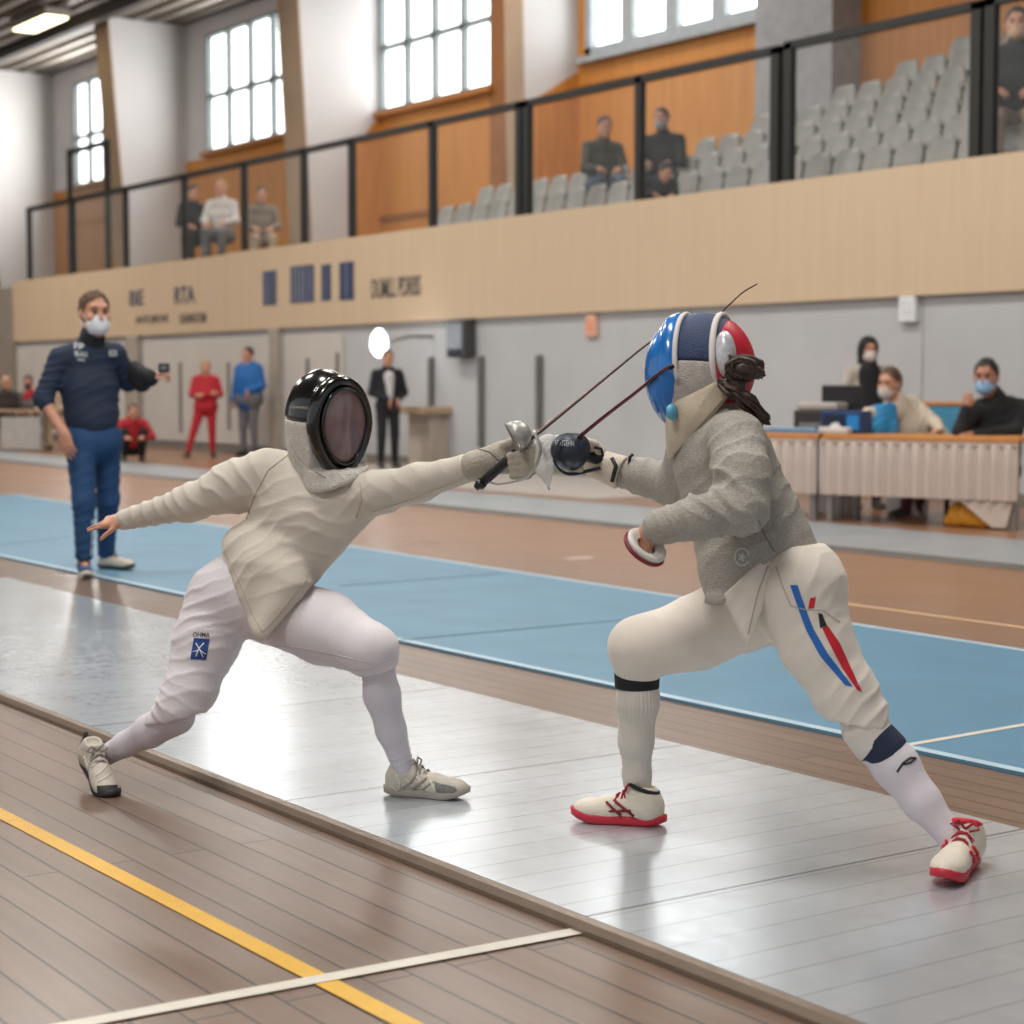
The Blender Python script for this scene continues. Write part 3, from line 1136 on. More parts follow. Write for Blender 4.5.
class Surf:
    """ray-cast onto a finished local mesh to lay seams, stripes and badges on it"""

    def __init__(s, fig, PQ):
        s.fig = fig
        s.t = BVHTree.FromPolygons([tuple(p) for p in PQ[0]], [tuple(map(int, q)) for q in PQ[1]])
        q = CAM - fig.o
        s.c = A_(q.dot(R), q.dot(V), q[2])

    def hit(s, px, py, off=.001):
        q = ray(px, py)
        d = nrm(A_(q.dot(R), q.dot(V), q[2]))
        h = s.t.ray_cast(Vector(s.c), Vector(d))
        if h[0] is None:
            return None
        n = A_(*h[1])
        if n.dot(d) > 0:
            n = -n
        return A_(*h[0]) + n * off

    def line(s, name, pix, rad, m, parent, n=6, step=6.0, off=0.0):
        pts = []
        for a, b in zip(pix[:-1], pix[1:]):
            L = max(2, int(math.hypot(b[0] - a[0], b[1] - a[1]) / step))
            for i in range(L):
                t = i / L
                h = s.hit(a[0] + (b[0] - a[0]) * t, a[1] + (b[1] - a[1]) * t, off)
                if h is not None:
                    pts.append(h)
        h = s.hit(*pix[-1], off)
        if h is not None:
            pts.append(h)
        if len(pts) < 2:
            return None
        return MB().tube(pts, rad, n).build(name, m, parent, True)

    def patch(s, name, quad, m, parent, nx=8, ny=8, off=.0015):
        """quad: tl, tr, br, bl pixels"""
        tl, tr, br, bl = [A_(*q) for q in quad]
        vs, ok = [], []
        for j in range(ny + 1):
            for i in range(nx + 1):
                u, v = i / nx, j / ny
                p = (tl * (1 - u) + tr * u) * (1 - v) + (bl * (1 - u) + br * u) * v
                h = s.hit(p[0], p[1], off)
                vs.append(h if h is not None else (0, 0, 0))
                ok.append(h is not None)
        fs = []
        for j in range(ny):
            for i in range(nx):
                f = (j * (nx + 1) + i, j * (nx + 1) + i + 1, (j + 1) * (nx + 1) + i + 1, (j + 1) * (nx + 1) + i)
                if all(ok[k] for k in f):
                    fs.append(f[::-1])
        if not fs:
            return None
        o = mesh_vf(name, vs, fs, m, parent, True)
        return o

    def strip(s, name, left, right, m, parent, n=14, off=.0015):
        """band between two pixel polylines with equal counts"""
        L = polyl(left, n)
        Rr = polyl(right, n)
        vs, fs, ok = [], [], []
        k = 4
        for a, b in zip(L, Rr):
            for i in range(k + 1):
                p = a + (b - a) * i / k
                h = s.hit(p[0], p[1], off)
                vs.append(h if h is not None else (0, 0, 0))
                ok.append(h is not None)
        for j in range(len(L) - 1):
            for i in range(k):
                f = (j * (k + 1) + i, j * (k + 1) + i + 1, (j + 1) * (k + 1) + i + 1, (j + 1) * (k + 1) + i)
                if all(ok[q] for q in f):
                    fs.append(f[::-1])
        return mesh_vf(name, vs, fs, m, parent, True) if fs else None

    def text(s, name, body, quad, m, parent, off=.002):
        o = text_mesh(name, body, 1.0, m, parent, 0.0, .01)
        me = o.data
        for v in me.vertices:
            v.select = False
        bm = bmesh.new()
        bm.from_mesh(me)
        bmesh.ops.triangulate(bm, faces=bm.faces)
        bm.to_mesh(me)
        bm.free()
        co = np.array([v.co for v in me.vertices])
        lo, hi = co.min(0), co.max(0)
        tl, tr, br, bl = [A_(*q) for q in quad]
        for v in me.vertices:
            u = (v.co.x - lo[0]) / (hi[0] - lo[0])
            w = 1 - (v.co.y - lo[1]) / (hi[1] - lo[1])
            p = (tl * (1 - u) + tr * u) * (1 - w) + (bl * (1 - u) + br * u) * w
            h = s.hit(p[0], p[1], off)
            if h is not None:
                v.co = h
            else:
                v.select = True
        bm = bmesh.new()
        bm.from_mesh(me)
        bmesh.ops.delete(bm, geom=[v for v in bm.verts if v.select], context='VERTS')
        bm.to_mesh(me)
        bm.free()
        return o


def polyl(pts, n):
    pts = [A_(*p) for p in pts]
    L = [0]
    for a, b in zip(pts[:-1], pts[1:]):
        L.append(L[-1] + np.linalg.norm(b - a))
    out = []
    for i in range(n + 1):
        t = L[-1] * i / n
        k = max(j for j in range(len(pts)) if L[j] <= t + 1e-9)
        k = min(k, len(pts) - 2)
        u = (t - L[k]) / max(L[k + 1] - L[k], 1e-9)
        out.append(pts[k] + (pts[k + 1] - pts[k]) * u)
    return out


def bez(pts, n=12):
    """Catmull-Rom through points"""
    p = [A_(*q) for q in pts]
    p = [2 * p[0] - p[1]] + p + [2 * p[-1] - p[-2]]
    out = []
    for i in range(1, len(p) - 2):
        for k in range(n):
            t = k / n
            a, b, c, d = p[i - 1:i + 3]
            out.append(.5 * (2 * b + (c - a) * t + (2 * a - 5 * b + 4 * c - d) * t * t + (3 * b - a - 3 * c + d) * t ** 3))
    out.append(p[-2])
    return out


def shoe(parent, heel, toe, up, mats, s=1.0, name='shoe', h=.004, lace=True, collar=.0, toe_up=0.0, accent=None):
    """heel, toe: ground-contact points; mats: upper, sole, lace"""
    heel, toe = A_(*heel), A_(*toe)
    f = nrm(toe - heel)
    L = np.linalg.norm(toe - heel)
    M3 = frame(f, up)
    r, f, u = M3[:, 0], M3[:, 1], M3[:, 2]
    P = lambda x, y, z: heel + r * x * s + f * y * L + u * z * s
    F = Field(h * max(1, s * .9))
    F.ell(P(0, .15, .05), A_(.036 * s, .15 * L, .05 * s), M3, k=.02)
    F.cone(P(0, .2, .052), P(0, .56, .042), .037 * s, .036 * s, k=.03)
    F.ell(P(.003, .76, .034), A_(.044 * s, .235 * L, .034 * s), M3, k=.03)
    F.cone(P(0, .2, .06), P(0, .2, .092 + collar), .036 * s, .034 * s, k=.02)
    F.cone(P(0, .42, .075), P(0, .33, .105 + collar), .017 * s, .014 * s, k=.02, flat=(f, .5))
    F.cut(P(0, 0, .014), -u, k=.006)
    F.ell(P(0, .2, .125 + collar), A_(.025, .034, .03) * s, M3, k=.006, sub=True)
    PQ = F.mesh()
    o = fmesh(name, PQ, mats[0], parent)
    # sole
    out = [(0, -.02, .6), (.026, .02, .9), (.035, .14, 1), (.034, .3, 1), (.035, .5, 1), (.044, .68, 1), (.045, .8, 1), (.036, .92, 1), (.018, .985, 1), (0, 1.0, 1)]
    ring = [(x, y) for x, y, _ in out] + [(-x * (.95), y) for x, y, _ in out[-2:0:-1]]
    vs, fs = [], []
    n = len(ring)
    for lvl, (z, k) in enumerate(((0.0, .93), (.006, 1.02), (.024, 1.03), (.028, .9))):
        for x, y in ring:
            yy = .48 + (y - .48) * (k if k < 1 else 1 + (k - 1))
            rise = (.018 + toe_up) * max(0, (y - .72) / .28) ** 2 + .006 * max(0, (.12 - y) / .12)
            vs.append(P(x * k, yy, z + rise))
    for lvl in range(3):
        for i in range(n):
            fs.append((lvl * n + i, lvl * n + (i + 1) % n, (lvl + 1) * n + (i + 1) % n, (lvl + 1) * n + i))
    fs.append(tuple(range(n))[::-1])
    fs.append(tuple(range(3 * n, 4 * n)))
    MB().add(vs, fs).build('sole', mats[1], o, True)
    if lace:
        m = MB()
        for i, y in enumerate((.40, .47, .54, .61)):
            z = .098 - .13 * (y - .4) * 1.35
            m.tube([P(-.026, y, z - .020), P(-.01, y + .015, z - .003), P(.01, y + .03, z - .003), P(.026, y + .04, z - .022)], .0036 * s, 5)
            m.tube([P(.026, y, z - .020), P(.01, y + .015, z), P(-.01, y + .03, z), P(-.026, y + .04, z - .022)], .0036 * s, 5)
        for e in (-1, 1):
            m.tube([P(0, .38, .104), P(e * .02, .36, .122), P(e * .036, .39, .11), P(e * .012, .4, .1)], .0036 * s, 5)
        m.build('lace', mats[2], o, True)
    if accent:
        m = MB()
        for e in (-1, 1):
            for y0, y1, z0, z1 in ((.3, .52, .03, .075), (.44, .6, .03, .068), (.33, .62, .045, .04)):
                m.tube([P(e * .037, y0, z0), P(e * .04, (y0 + y1) / 2, (z0 + z1) / 2), P(e * .034, y1, z1)], .0042 * s, 5)
        m.build('side_stripe', accent, o, True)
    return o


def dominant(J, s):
    return J


SKIN = mat('skin', (196, 142, 116), .5, 0, .05, 14)
SKIN2 = mat('skin_tan', (168, 116, 90), .5, 0, .05, 14)


def person(root, J, s=1.0, h=.012, skin=None, top=None, legs=None, shoes=None, hair=None, mask=None, hat=None,
           tops=('jacket',), fat=1.0, short_sleeve=None, detail=True, hairlen=0.0, feet=True, collar=True, extra=None, toplen=0.0, foldamp=.006, headk=1.05):
    """a clothed person from joints given in the figure's local frame. Sides: a = image left, b = image right"""
    skin = skin or SKIN
    hf, hu = J['face'], J.get('hup', A_(0, 0, 1))
    neck = J['neck']
    pel = (J['hipa'] + J['hipb']) / 2
    sh = (J['sha'] + J['shb']) / 2
    across = nrm(J['shb'] - J['sha'])
    front = nrm(np.cross(A_(0, 0, 1), across))
    chest = sh * .62 + pel * .38 + A_(0, 0, 0)
    waist = sh * .3 + pel * .7
    if 'lean' in J:
        waist = waist + J['lean']
    depthn = nrm(np.cross(across, sh - pel))
    hw = np.linalg.norm(J['shb'] - J['sha']) / 2
    B = Field(h)
    hs = s * headk
    P = head_prims(B, J['head'], hf, hu, hs, detail)
    B.cone(J['head'] - nrm(hu) * .05 * s - nrm(hf) * .015 * s, neck, .052 * s, .058 * s, k=.03)

    def torso(F, g):
        w = max(hw, .12 * s)
        F.cone(sh - across * w * .5, sh + across * w * .5, .085 * s * fat + g, .085 * s * fat + g, k=.06 * s)
        F.cone(chest - across * .06 * s, chest + across * .06 * s, .125 * s * fat + g, .125 * s * fat + g, k=.08 * s, flat=(depthn, .92))
        F.cone(chest, waist, .13 * s * fat + g, .125 * s * fat + g, k=.08 * s, flat=(depthn, .9))
        F.cone(waist - across * .045 * s, waist + across * .045 * s, .118 * s * fat + g, .118 * s * fat + g, k=.08 * s, flat=(depthn, .95))

    def hips(F, g):
        F.cone(pel - across * .06 * s, pel + across * .06 * s, .122 * s * fat + g, .122 * s * fat + g, k=.06 * s)
        F.cone(waist, pel, .112 * s * fat + g, .12 * s * fat + g, k=.06 * s)
    torso(B, -.012)
    hips(B, -.012)
    F = Field(h)
    torso(F, 0)
    F.cone(sh, neck, .095 * s, .07 * s, k=.05 * s)
    hem = J.get('hem', pel)
    F.cone(waist, hem, .125 * s * fat, .13 * s * fat, k=.06 * s)
    if collar:
        F.cone(neck - nrm(hu) * .01, neck + (J['head'] - neck) * .3, .066 * s, .062 * s, k=.02 * s)
    segs = [(sh, hem, .2 * s, foldamp, .07 * s, .5)]
    for k in 'ab':
        S, E, Wr = J['sh' + k], J['el' + k], J['wr' + k]
        B.chain([S, E, Wr], [.05 * s, .04 * s, .028 * s], k=.03 * s)
        if J.get('ha' + k) is not None:
            hd, hn, sd, cu = J['ha' + k]
            hand_prims(B, Wr, hd, hn, s * .98, cu, sd, .3 if h < .006 else 0)
        F.cone(S, E, .072 * s * fat ** .5, .058 * s, k=.04 * s)
        if short_sleeve == k:
            F.cone(E, E + (Wr - E) * .12, .058 * s, .056 * s, k=.03 * s)
        else:
            F.cone(E, E + (Wr - E) * .93, .056 * s, .042 * s, k=.03 * s)
        segs += [(S, E, .08 * s, foldamp, .05 * s, .4), (E, Wr, .07 * s, foldamp * .9, .045 * s, .3)]
    Lg = Field(h)
    hips(Lg, .004)
    lsegs = []
    for k in 'ab':
        H, K, An = J['hip' + k], J['kn' + k], J['an' + k]
        B.chain([H, K, An], [.075 * s, .05 * s, .036 * s], k=.04 * s)
        fd = nrm(J['toe' + k] - An + A_(0, 0, .05))
        B.cone(An - A_(0, 0, .03 * s), An - A_(0, 0, .04 * s) + nrm(fd * A_(1, 1, .2)) * .12 * s, .03 * s, .026 * s, k=.03 * s)
        Lg.cone(H, K, .096 * s * fat ** .5, .07 * s, k=.03 * s)
        Lg.cone(K, An + (K - An) * .08, .07 * s, .055 * s, k=.03 * s)
        lsegs += [(H, K, .1 * s, foldamp, .08 * s, .5), (K, An, .08 * s, foldamp * 1.1, .06 * s, .5)]
    body = fmesh('body', B.mesh(k0=.03 * s), skin, root)
    res = {'body': body, 'P': P}
    pq = F.mesh(k0=.03 * s)
    pq = (folds(*pq, segs, seed=len(root.name)), pq[1])
    res['top'] = fmesh(tops[0], pq, top, root)
    res['top_pq'] = pq
    pq = Lg.mesh(k0=.03 * s)
    pq = (folds(*pq, lsegs, seed=3), pq[1])
    res['legs'] = fmesh('trousers', pq, legs, root)
    res['legs_pq'] = pq
    if feet and shoes:
        for k in 'ab':
            An, T = J['an' + k], J['toe' + k]
            fd = nrm((T - An) * A_(1, 1, 0))
            g = T[2]
            T0 = A_(T[0], T[1], g)
            heel = T0 - fd * .275 * s
            shoe(root, heel, T0, A_(0, 0, 1), shoes[k] if isinstance(shoes, dict) else shoes, s, h=max(.006, h * .7), lace=h < .009)
    if hair is not None:
        Hh = Field(h * .8)
        M3 = frame(hf, hu)
        f3, u3 = M3[:, 1], M3[:, 2]
        Hh.ell(P(0, -.02, .03), A_(.083, .1, .1) * hs, M3)
        if hairlen:
            Hh.cone(P(0, -.06, 0), P(0, -.08, -hairlen), .07 * hs, .055 * hs, k=.04 * hs, flat=(f3, .7))
        Hh.cut(P(0, .045, .045), nrm(f3 * 1.0 - u3 * .62), k=.01)
        if not hairlen:
            Hh.cut(P(0, 0, -.045), -u3, k=.01)
        pq = Hh.mesh()
        pq = (pq[0] + vnormals(*pq) * (.006 * vnoise(pq[0] * A_(60, 60, 60), 5))[:, None] * hs, pq[1])
        res['hair'] = fmesh('hair', pq, hair, root)
    if hat is not None:
        Hh = Field(h * .8)
        M3 = frame(hf, hu)
        f3, u3 = M3[:, 1], M3[:, 2]
        Hh.ell(P(0, -.02, .02), A_(.096, .112, .112) * hs, M3)
        Hh.cone(P(0, -.05, -.05), P(0, -.04, -.15), .085 * hs, .095 * hs, k=.05 * hs)
        Hh.ell(P(0, .115, -.01), A_(.058, .07, .085) * hs, M3, k=.01, sub=True)
        res['hood'] = fmesh('hood', Hh.mesh(), hat, root)
    if mask is not None:
        Mk = Field(min(h * .7, .007))
        M3 = frame(hf, hu)
        Mk.ell(P(0, .03, -.06), A_(.069, .084, .062) * hs, M3)
        Mk.cone(P(0, .08, -.03), P(0, .09, -.075), .028 * hs, .026 * hs, k=.03 * hs)
        Mk.cut(P(0, .045, 0), -M3[:, 1], k=.01)
        Mk.cut(P(0, 0, -.008), M3[:, 2] - .2 * M3[:, 1], k=.01)
        res['mask'] = fmesh('face_mask', Mk.mesh(), mask, root)
        st = MB()
        for e in (-1, 1):
            st.tube([P(e * .06, .05, -.03), P(e * .075, .01, 0), P(e * .086, -.015, .015)], .0025 * hs, 5)
            st.tube([P(e * .058, .05, -.08), P(e * .075, .01, -.05), P(e * .086, -.02, -.02)], .0025 * hs, 5)
        st.build('ear_loop', mask, res['mask'], True)
    if detail:
        ey = MB()
        M3 = frame(hf, hu)
        for e in (-1, 1):
            c = P(e * .031, .088, .012)
            ey.rev([(.001, -.01 * hs), (.007 * hs, -.006 * hs), (.0095 * hs, 0), (.007 * hs, .006 * hs), (.001, .0095 * hs)], c, (M3[:, 0], M3[:, 2], M3[:, 1]), 10)
            ey.tube([P(e * .016, .1, .034), P(e * .032, .1, .04), P(e * .048, .086, .034)], [.002 * hs, .0035 * hs, .002 * hs], 6)
        ey.build('eyes_and_brows', mat('eye_dark', (38, 28, 24), .3), body, True)
    return res
# ================================================================= LEFT FENCER
jac_a = mat('offwhite_cotton', (203, 195, 182), .85, 0, .05, 7, .25, 260, sheen=.2)
bre_a = mat('white_breeches', (218, 212, 216), .8, 0, .03, 6, .2, 260, sheen=.2)
sock_a = mat('white_sock', (216, 211, 219), .9, 0, .03, 9, .5, 340)
seam_m = mat('seam_thread', (186, 174, 154), .8)
silver = mat('silver_cloth', (204, 198, 190), .6, .15, .12, 90, .5, 220)
blackgl = mat('black_gloss', (14, 13, 14), .2, 0, .1, 5, coat=.6)
visor_m = mat('tinted_visor', (128, 104, 106), .2, .15, .12, 9, stretch=(9, 9, .6), coat=.5)


def cell_mesh(m, scale=420):
    """fine woven wire look: bump only"""
    nt = m.node_tree
    b = principled(m)
    ch = nt.nodes.new('ShaderNodeTexChecker')
    ch.inputs['Scale'].default_value = scale
    tc = nt.nodes.new('ShaderNodeTexCoord')
    nt.links.new(tc.outputs['Object'], ch.inputs['Vector'])
    bp = nt.nodes.new('ShaderNodeBump')
    bp.inputs['Strength'].default_value = .25
    bp.inputs['Distance'].default_value = .001
    nt.links.new(ch.outputs['Fac'], bp.inputs['Height'])
    nt.links.new(bp.outputs[0], b.inputs['Normal'])


FA = Fig(262, 5.42)
J = FA.J
ra = empty('fencer', FA.o, YAW, 'fencer in off-white jacket and black-rimmed mask lunging with sword arm straight out', 'person', 'fencers')
shL, elL, wrL = J(266, 475, 5.46), J(190, 503, 5.50), J(124, 520, 5.58)
shR, elR, wrR = J(354, 496, 5.38), J(418, 483, 5.28), J(478, 465, 5.18)
pel = J(250, 596, 5.45)
hpL, knL, anL = J(222, 600, 5.47), J(182, 708, 5.38), J(106, 753, 5.58)
hpR, knR, anR = J(278, 610, 5.42), J(372, 651, 5.20), J(405, 768, 5.28)
neck = J(330, 478, 5.43)
headc = J(325, 425, 5.42)
chest, waist = J(316, 520, 5.44), J(282, 562, 5.46)
# continuous body underneath, with the bare rear hand
B = Field(.005)
hfwd = nrm(A_(.62, -.78, -.14))
head_prims(B, headc + A_(-.012, .015, -.01), hfwd, A_(0, 0, 1), .86, False)
B.chain([headc, neck, chest, waist, pel], [.05, .05, .1, .09, .09], k=.05)
B.chain([shL, elL, wrL], [.045, .034, .024], k=.03)
B.chain([shR, elR, wrR], [.045, .034, .026], k=.03)
B.chain([hpL, knL, J(150, 731, 5.46), J(126, 744, 5.52), anL], [.075, .03, .032, .024, .019], k=.02)
B.chain([hpR, knR, J(382, 695, 5.22), J(391, 730, 5.25), anR], [.075, .045, .034, .026, .019], k=.02)
hd = nrm(J(92, 524, 5.6) - wrL)
hand_prims(B, wrL + hd * .0, hd, A_(.0, -.5, .87), .70, .12, -1, .25, thumb=.95, curls=(.06, .12, .35, .6))
fmesh('body', B.mesh(k0=.02), SKIN, ra)

# jacket
F = Field(.0055)
F.chain([J(320, 492, 5.45), chest, waist, J(258, 596, 5.44)], [.09, .132, .125, .125], k=.06, flat=(A_(0, 1, 0), .86))
F.cone(J(285, 483, 5.46), J(340, 503, 5.42), .088, .07, k=.06)
F.cone(J(290, 505, 5.45), J(345, 515, 5.41), .09, .08, k=.06)
F.cone(J(246, 550, 5.44), J(262, 590, 5.42), .075, .08, k=.05)
F.cone(J(275, 575, 5.38), J(263, 622, 5.33), .105, .05, k=.05)
F.cone(J(290, 585, 5.31), J(265, 632, 5.275), .06, .03, k=.04)


def pixplane(J, p, q, d, side):
    a, b = J(p[0], p[1], d), J(q[0], q[1], d)
    n = nrm(np.cross(b - a, A_(0, 1, 0)))
    if np.dot(J(side[0], side[1], d) - a, n) < 0:
        n = -n
    return a, n


def pixcut(F, J, p, q, d, side, k=.004):
    """cut by the plane through two pixels and the viewing depth; drop the side given by a pixel"""
    a, b = J(p[0], p[1], d), J(q[0], q[1], d)
    n = nrm(np.cross(b - a, A_(0, 1, 0)))
    c = J(side[0], side[1], d)
    if np.dot(c - a, n) < 0:
        n = -n
    F.cut(a, n, k)


F.trim([pixplane(J, (221, 548), (264, 644), 5.4, (180, 640))])
F.trim([pixplane(J, (318, 580), (258, 648), 5.4, (330, 660))])
F.chain([shL, J(232, 487, 5.48), elL, wrL], [.078, .07, .05, .031], k=.035)
F.chain([shR, J(382, 492, 5.33), elR, wrR], [.072, .056, .05, .038], k=.035)
F.cone(J(322, 488, 5.45), J(330, 482, 5.45), .07, .055, k=.04)
PQ = F.mesh(k0=.03, smooth=2)
segs = [(shL, elL, .085, .012, .05, .5), (elL, wrL, .065, .0095, .042, .3), (shR, elR, .075, .006, .07, .9), (elR, wrR, .06, .004, .07, .9),
        (J(325, 490, 5.35), J(285, 590, 5.35), .2, .0048, .075, .75), (J(240, 520, 5.4), J(262, 585, 5.38), .12, .005, .05, .4), (J(352, 500, 5.3), J(300, 560, 5.3), .1, .005, .06, .7), (J(345, 478, 5.4), J(365, 520, 5.38), .09, .007, .045, .2)]
PQ = (folds(*PQ, segs, 4), PQ[1])
ja = fmesh('jacket', PQ, jac_a, ra)
SA = Surf(FA, PQ)
SA.line('sleeve_seam', [(292, 452), (268, 470), (256, 492), (246, 520)], .0022, seam_m, ja, 5, 3)
SA.line('sleeve_seam', [(360, 482), (362, 500), (356, 518)], .0022, seam_m, ja, 5, 3)
SA.line('sleeve_seam', [(372, 512), (410, 500), (450, 484), (476, 470)], .002, seam_m, ja, 5, 3)
SA.line('hem_stitching', [(227, 553), (240, 582), (254, 616), (262, 632), (272, 622), (290, 600), (306, 580)], .002, seam_m, ja, 5, 3)

# breeches
F = Field(.0055)
F.cone(J(236, 594, 5.47), J(268, 602, 5.44), .112, .105, k=.05)
F.cone(J(262, 560, 5.46), pel, .105, .11, k=.05)
F.chain([hpL, J(206, 642, 5.44), J(190, 690, 5.39), knL], [.108, .094, .074, .070], k=.03)
F.cone(knL, J(164, 724, 5.42), .07, .056, k=.03)
F.chain([hpR, J(325, 628, 5.34), knR], [.105, .102, .074], k=.03)
F.cone(knR, J(378, 668, 5.21), .068, .052, k=.03)
pixcut(F, J, (352, 676), (396, 664), 5.26, (376, 700))
PQ = F.mesh(k0=.03)
segs = [(hpL, knL, .1, .005, .06, .5), (J(195, 690, 5.4), J(170, 722, 5.4), .085, .011, .034, .25), (hpR, knR, .11, .003, .10, .8), (J(360, 645, 5.25), J(380, 668, 5.25), .08, .006, .04, .2),
        (J(225, 580, 5.45), J(215, 640, 5.44), .12, .008, .045, .5)]
PQ = (folds(*PQ, segs, 9), PQ[1])
br = fmesh('breeches', PQ, bre_a, ra)
SB = Surf(FA, PQ)
SB.line('leg_seam', [(268, 645), (300, 648), (340, 656), (372, 664)], .002, mat('white_thread', (192, 187, 190), .8), br, 5, 4)
SB.line('cuff_seam', [(355, 670), (372, 668), (392, 658)], .003, MATS['white_thread'], br, 5, 3)
SB.patch('badge', ((194, 638), (209.5, 639), (206, 660), (190.5, 659)), mat('badge_blue', (36, 70, 138), .6), br, 6, 6, .002)
wbd = mat('badge_white', (226, 228, 232), .6)
SB.line('badge_figure', [(196, 656), (199, 649), (204, 643)], .0022, wbd, br, 5, 2, .003)
SB.line('badge_figure', [(203, 657), (200, 650), (196, 643)], .0018, wbd, br, 5, 2, .003)
SB.line('badge_figure', [(193, 652), (200, 650), (206, 654)], .0012, wbd, br, 5, 2, .003)
SB.text('badge_lettering', 'OHMA', ((193.5, 632), (210, 632.5), (209.5, 637.5), (193, 637)), mat('badge_dark', (40, 42, 50), .6), br, .003)

# socks
for nm, ch, rr in (('sock', [J(176, 716, 5.40), J(150, 731, 5.46), J(126, 744, 5.52), J(103, 757, 5.58)], [.056, .047, .036, .031]),
                   ('sock', [J(377, 662, 5.20), J(382, 695, 5.22), J(391, 730, 5.25), J(405, 772, 5.28)], [.047, .05, .041, .03])):
    F = Field(.005)
    F.chain(ch, rr, k=.02)
    PQ = F.mesh(smooth=3)
    PQ = (folds(*PQ, [(ch[2], ch[3], .05, .003, .02, .2)], 2), PQ[1])
    fmesh(nm, PQ, sock_a, ra)
# shoes
sh_up = mat('worn_white_leather', (190, 182, 170), .6, 0, .14, 25, .3, 120)
sh_sole = mat('shoe_sole_grey', (160, 152, 142), .6, 0, .1, 20)
sh_toe = mat('shoe_dark_toe', (52, 50, 52), .6)
sh_lace = mat('shoe_lace_grey', (150, 146, 140), .7)
heel, toe = J(386, 799, 5.30), J(469, 804, 5.225)
heel[2], toe[2] = .031, .031
so = shoe(ra, heel, toe, A_(0, 0, 1), (sh_up, sh_sole, sh_lace), .88, h=.0035)
Mx = frame(nrm(toe - heel), A_(0, 0, 1))


def surf_of(fig, o):
    return Surf(fig, (np.array([tuple(v.co) for v in o.data.vertices]), np.array([tuple(p.vertices) for p in o.data.polygons if len(p.vertices) == 4])))


SO = surf_of(FA, so)
gm, gp = mat('toe_mesh_grey', (120, 116, 112), .75, 0, .2, 90), mat('overlay_cream', (206, 200, 188), .6)
SO.patch('toe_mesh', ((434, 782), (455, 787), (462, 797), (438, 797)), gm, so, 10, 8, .0012)
for a, b in (((396, 774), (398, 793)), ((405, 778), (414, 795)), ((416, 776), (424, 795)), ((390, 786), (400, 797))):
    SO.line('overlay', [a, ((a[0] + b[0]) / 2 + 3, (a[1] + b[1]) / 2), b], .0032, gp, so, 6, 2, 0)
SO.line('overlay', [(430, 780), (434, 790), (432, 797)], .003, gp, so, 6, 2, 0)
m = MB()
for i in range(4):
    y = .35 + .12 * i
    p = lambda x, yy, z: heel + Mx[:, 0] * x + Mx[:, 1] * yy * np.linalg.norm(toe - heel) + A_(0, 0, z)
    m.tube([p(.033, y - .1, .026), p(.036, y, .045), p(.028, y + .06, .068 - .008 * i)], .0035, 5)
m.build('side_stripe', mat('shoe_trim', (150, 144, 134), .6), so, True)
# rear shoe: on its toes, heel lifted and further back
toe2 = J(105, 797, 5.445)
toe2[2] = .004
heel2 = J(86, 752, 5.575)
heel2[2] += -.02
ax = nrm(toe2 - heel2)
up2 = nrm(A_(.05, -.25, 1))
so2 = shoe(ra, heel2, heel2 + ax * .235, up2, (sh_up, mat('shoe_dark_sole', (46, 44, 46), .6), sh_lace), .88, h=.0035, toe_up=.01)
MB().tube([heel2 + up2 * .03 + A_(-.02, .03, 0), heel2 + up2 * .06 + A_(-.008, .02, 0), heel2 + up2 * .085 + A_(0, .01, 0)], .007, 6).build('heel_tab', sh_toe, so2, True)

SO = surf_of(FA, so2)
for a, b in (((84, 756), (88, 775)), ((100, 757), (92, 768)), ((107, 765), (96, 776)), ((110, 774), (98, 782)), ((86, 780), (93, 791))):
    SO.line('overlay', [a, ((a[0] + b[0]) / 2 + 1, (a[1] + b[1]) / 2), b], .003, gp, so2, 6, 2, 0)
SO.patch('toe_bumper', ((97, 786), (117, 785), (118, 795), (98, 796)), sh_toe, so2, 8, 5, .0015)

# mask
mf = nrm(A_(.60, -.79, -.10))
MF = frame(mf, A_(-.10, 0, 1))
mr_, mf, mu = MF[:, 0], MF[:, 1], MF[:, 2]
mc = J(326, 421, 5.42)
PM = lambda x, y, z: mc + mr_ * x + mf * y + mu * z
F = Field(.0045)
F.ell(PM(0, -.01, .0), A_(.108, .128, .150), MF)
Up = F.copy()
Up.cut(PM(0, .052, 0), mf, k=.003)
Up.cut(PM(0, 0, .012), nrm(-mu + .0 * mf), k=.003)
mk = fmesh('mask', Up.mesh(), blackgl, ra)
Lo = F.copy()
Lo.cone(PM(0, -.01, -.07), PM(-.004, .02, -.165), .092, .090, k=.05)
Lo.cone(PM(0, .01, -.12), PM(-.004, .070, -.205), .096, .108, k=.05, flat=(mf, .95))
Lo.trim([(PM(0, .06, 0), mf), (PM(0, 0, -.125), -mu * -1)], k=.004)
Lo.cut(PM(0, 0, .010), mu, k=.003)
Lo.cut(PM(0, .0, -.172), nrm(-mu + .1 * mf - .30 * mr_), k=.02)
PQ = Lo.mesh()
PQ = (folds(*PQ, [(PM(-.08, .0, -.14), PM(.08, .0, -.14), .14, .004, .05, .5)], 3), PQ[1])
bib = fmesh('bib', PQ, silver, mk)
SM = Surf(FA, PQ)
SM.line('bib_piping', [(289, 438), (297, 456), (312, 470), (326, 478)], .0018, mat('bib_piping', (158, 150, 140), .7), bib, 5, 3)


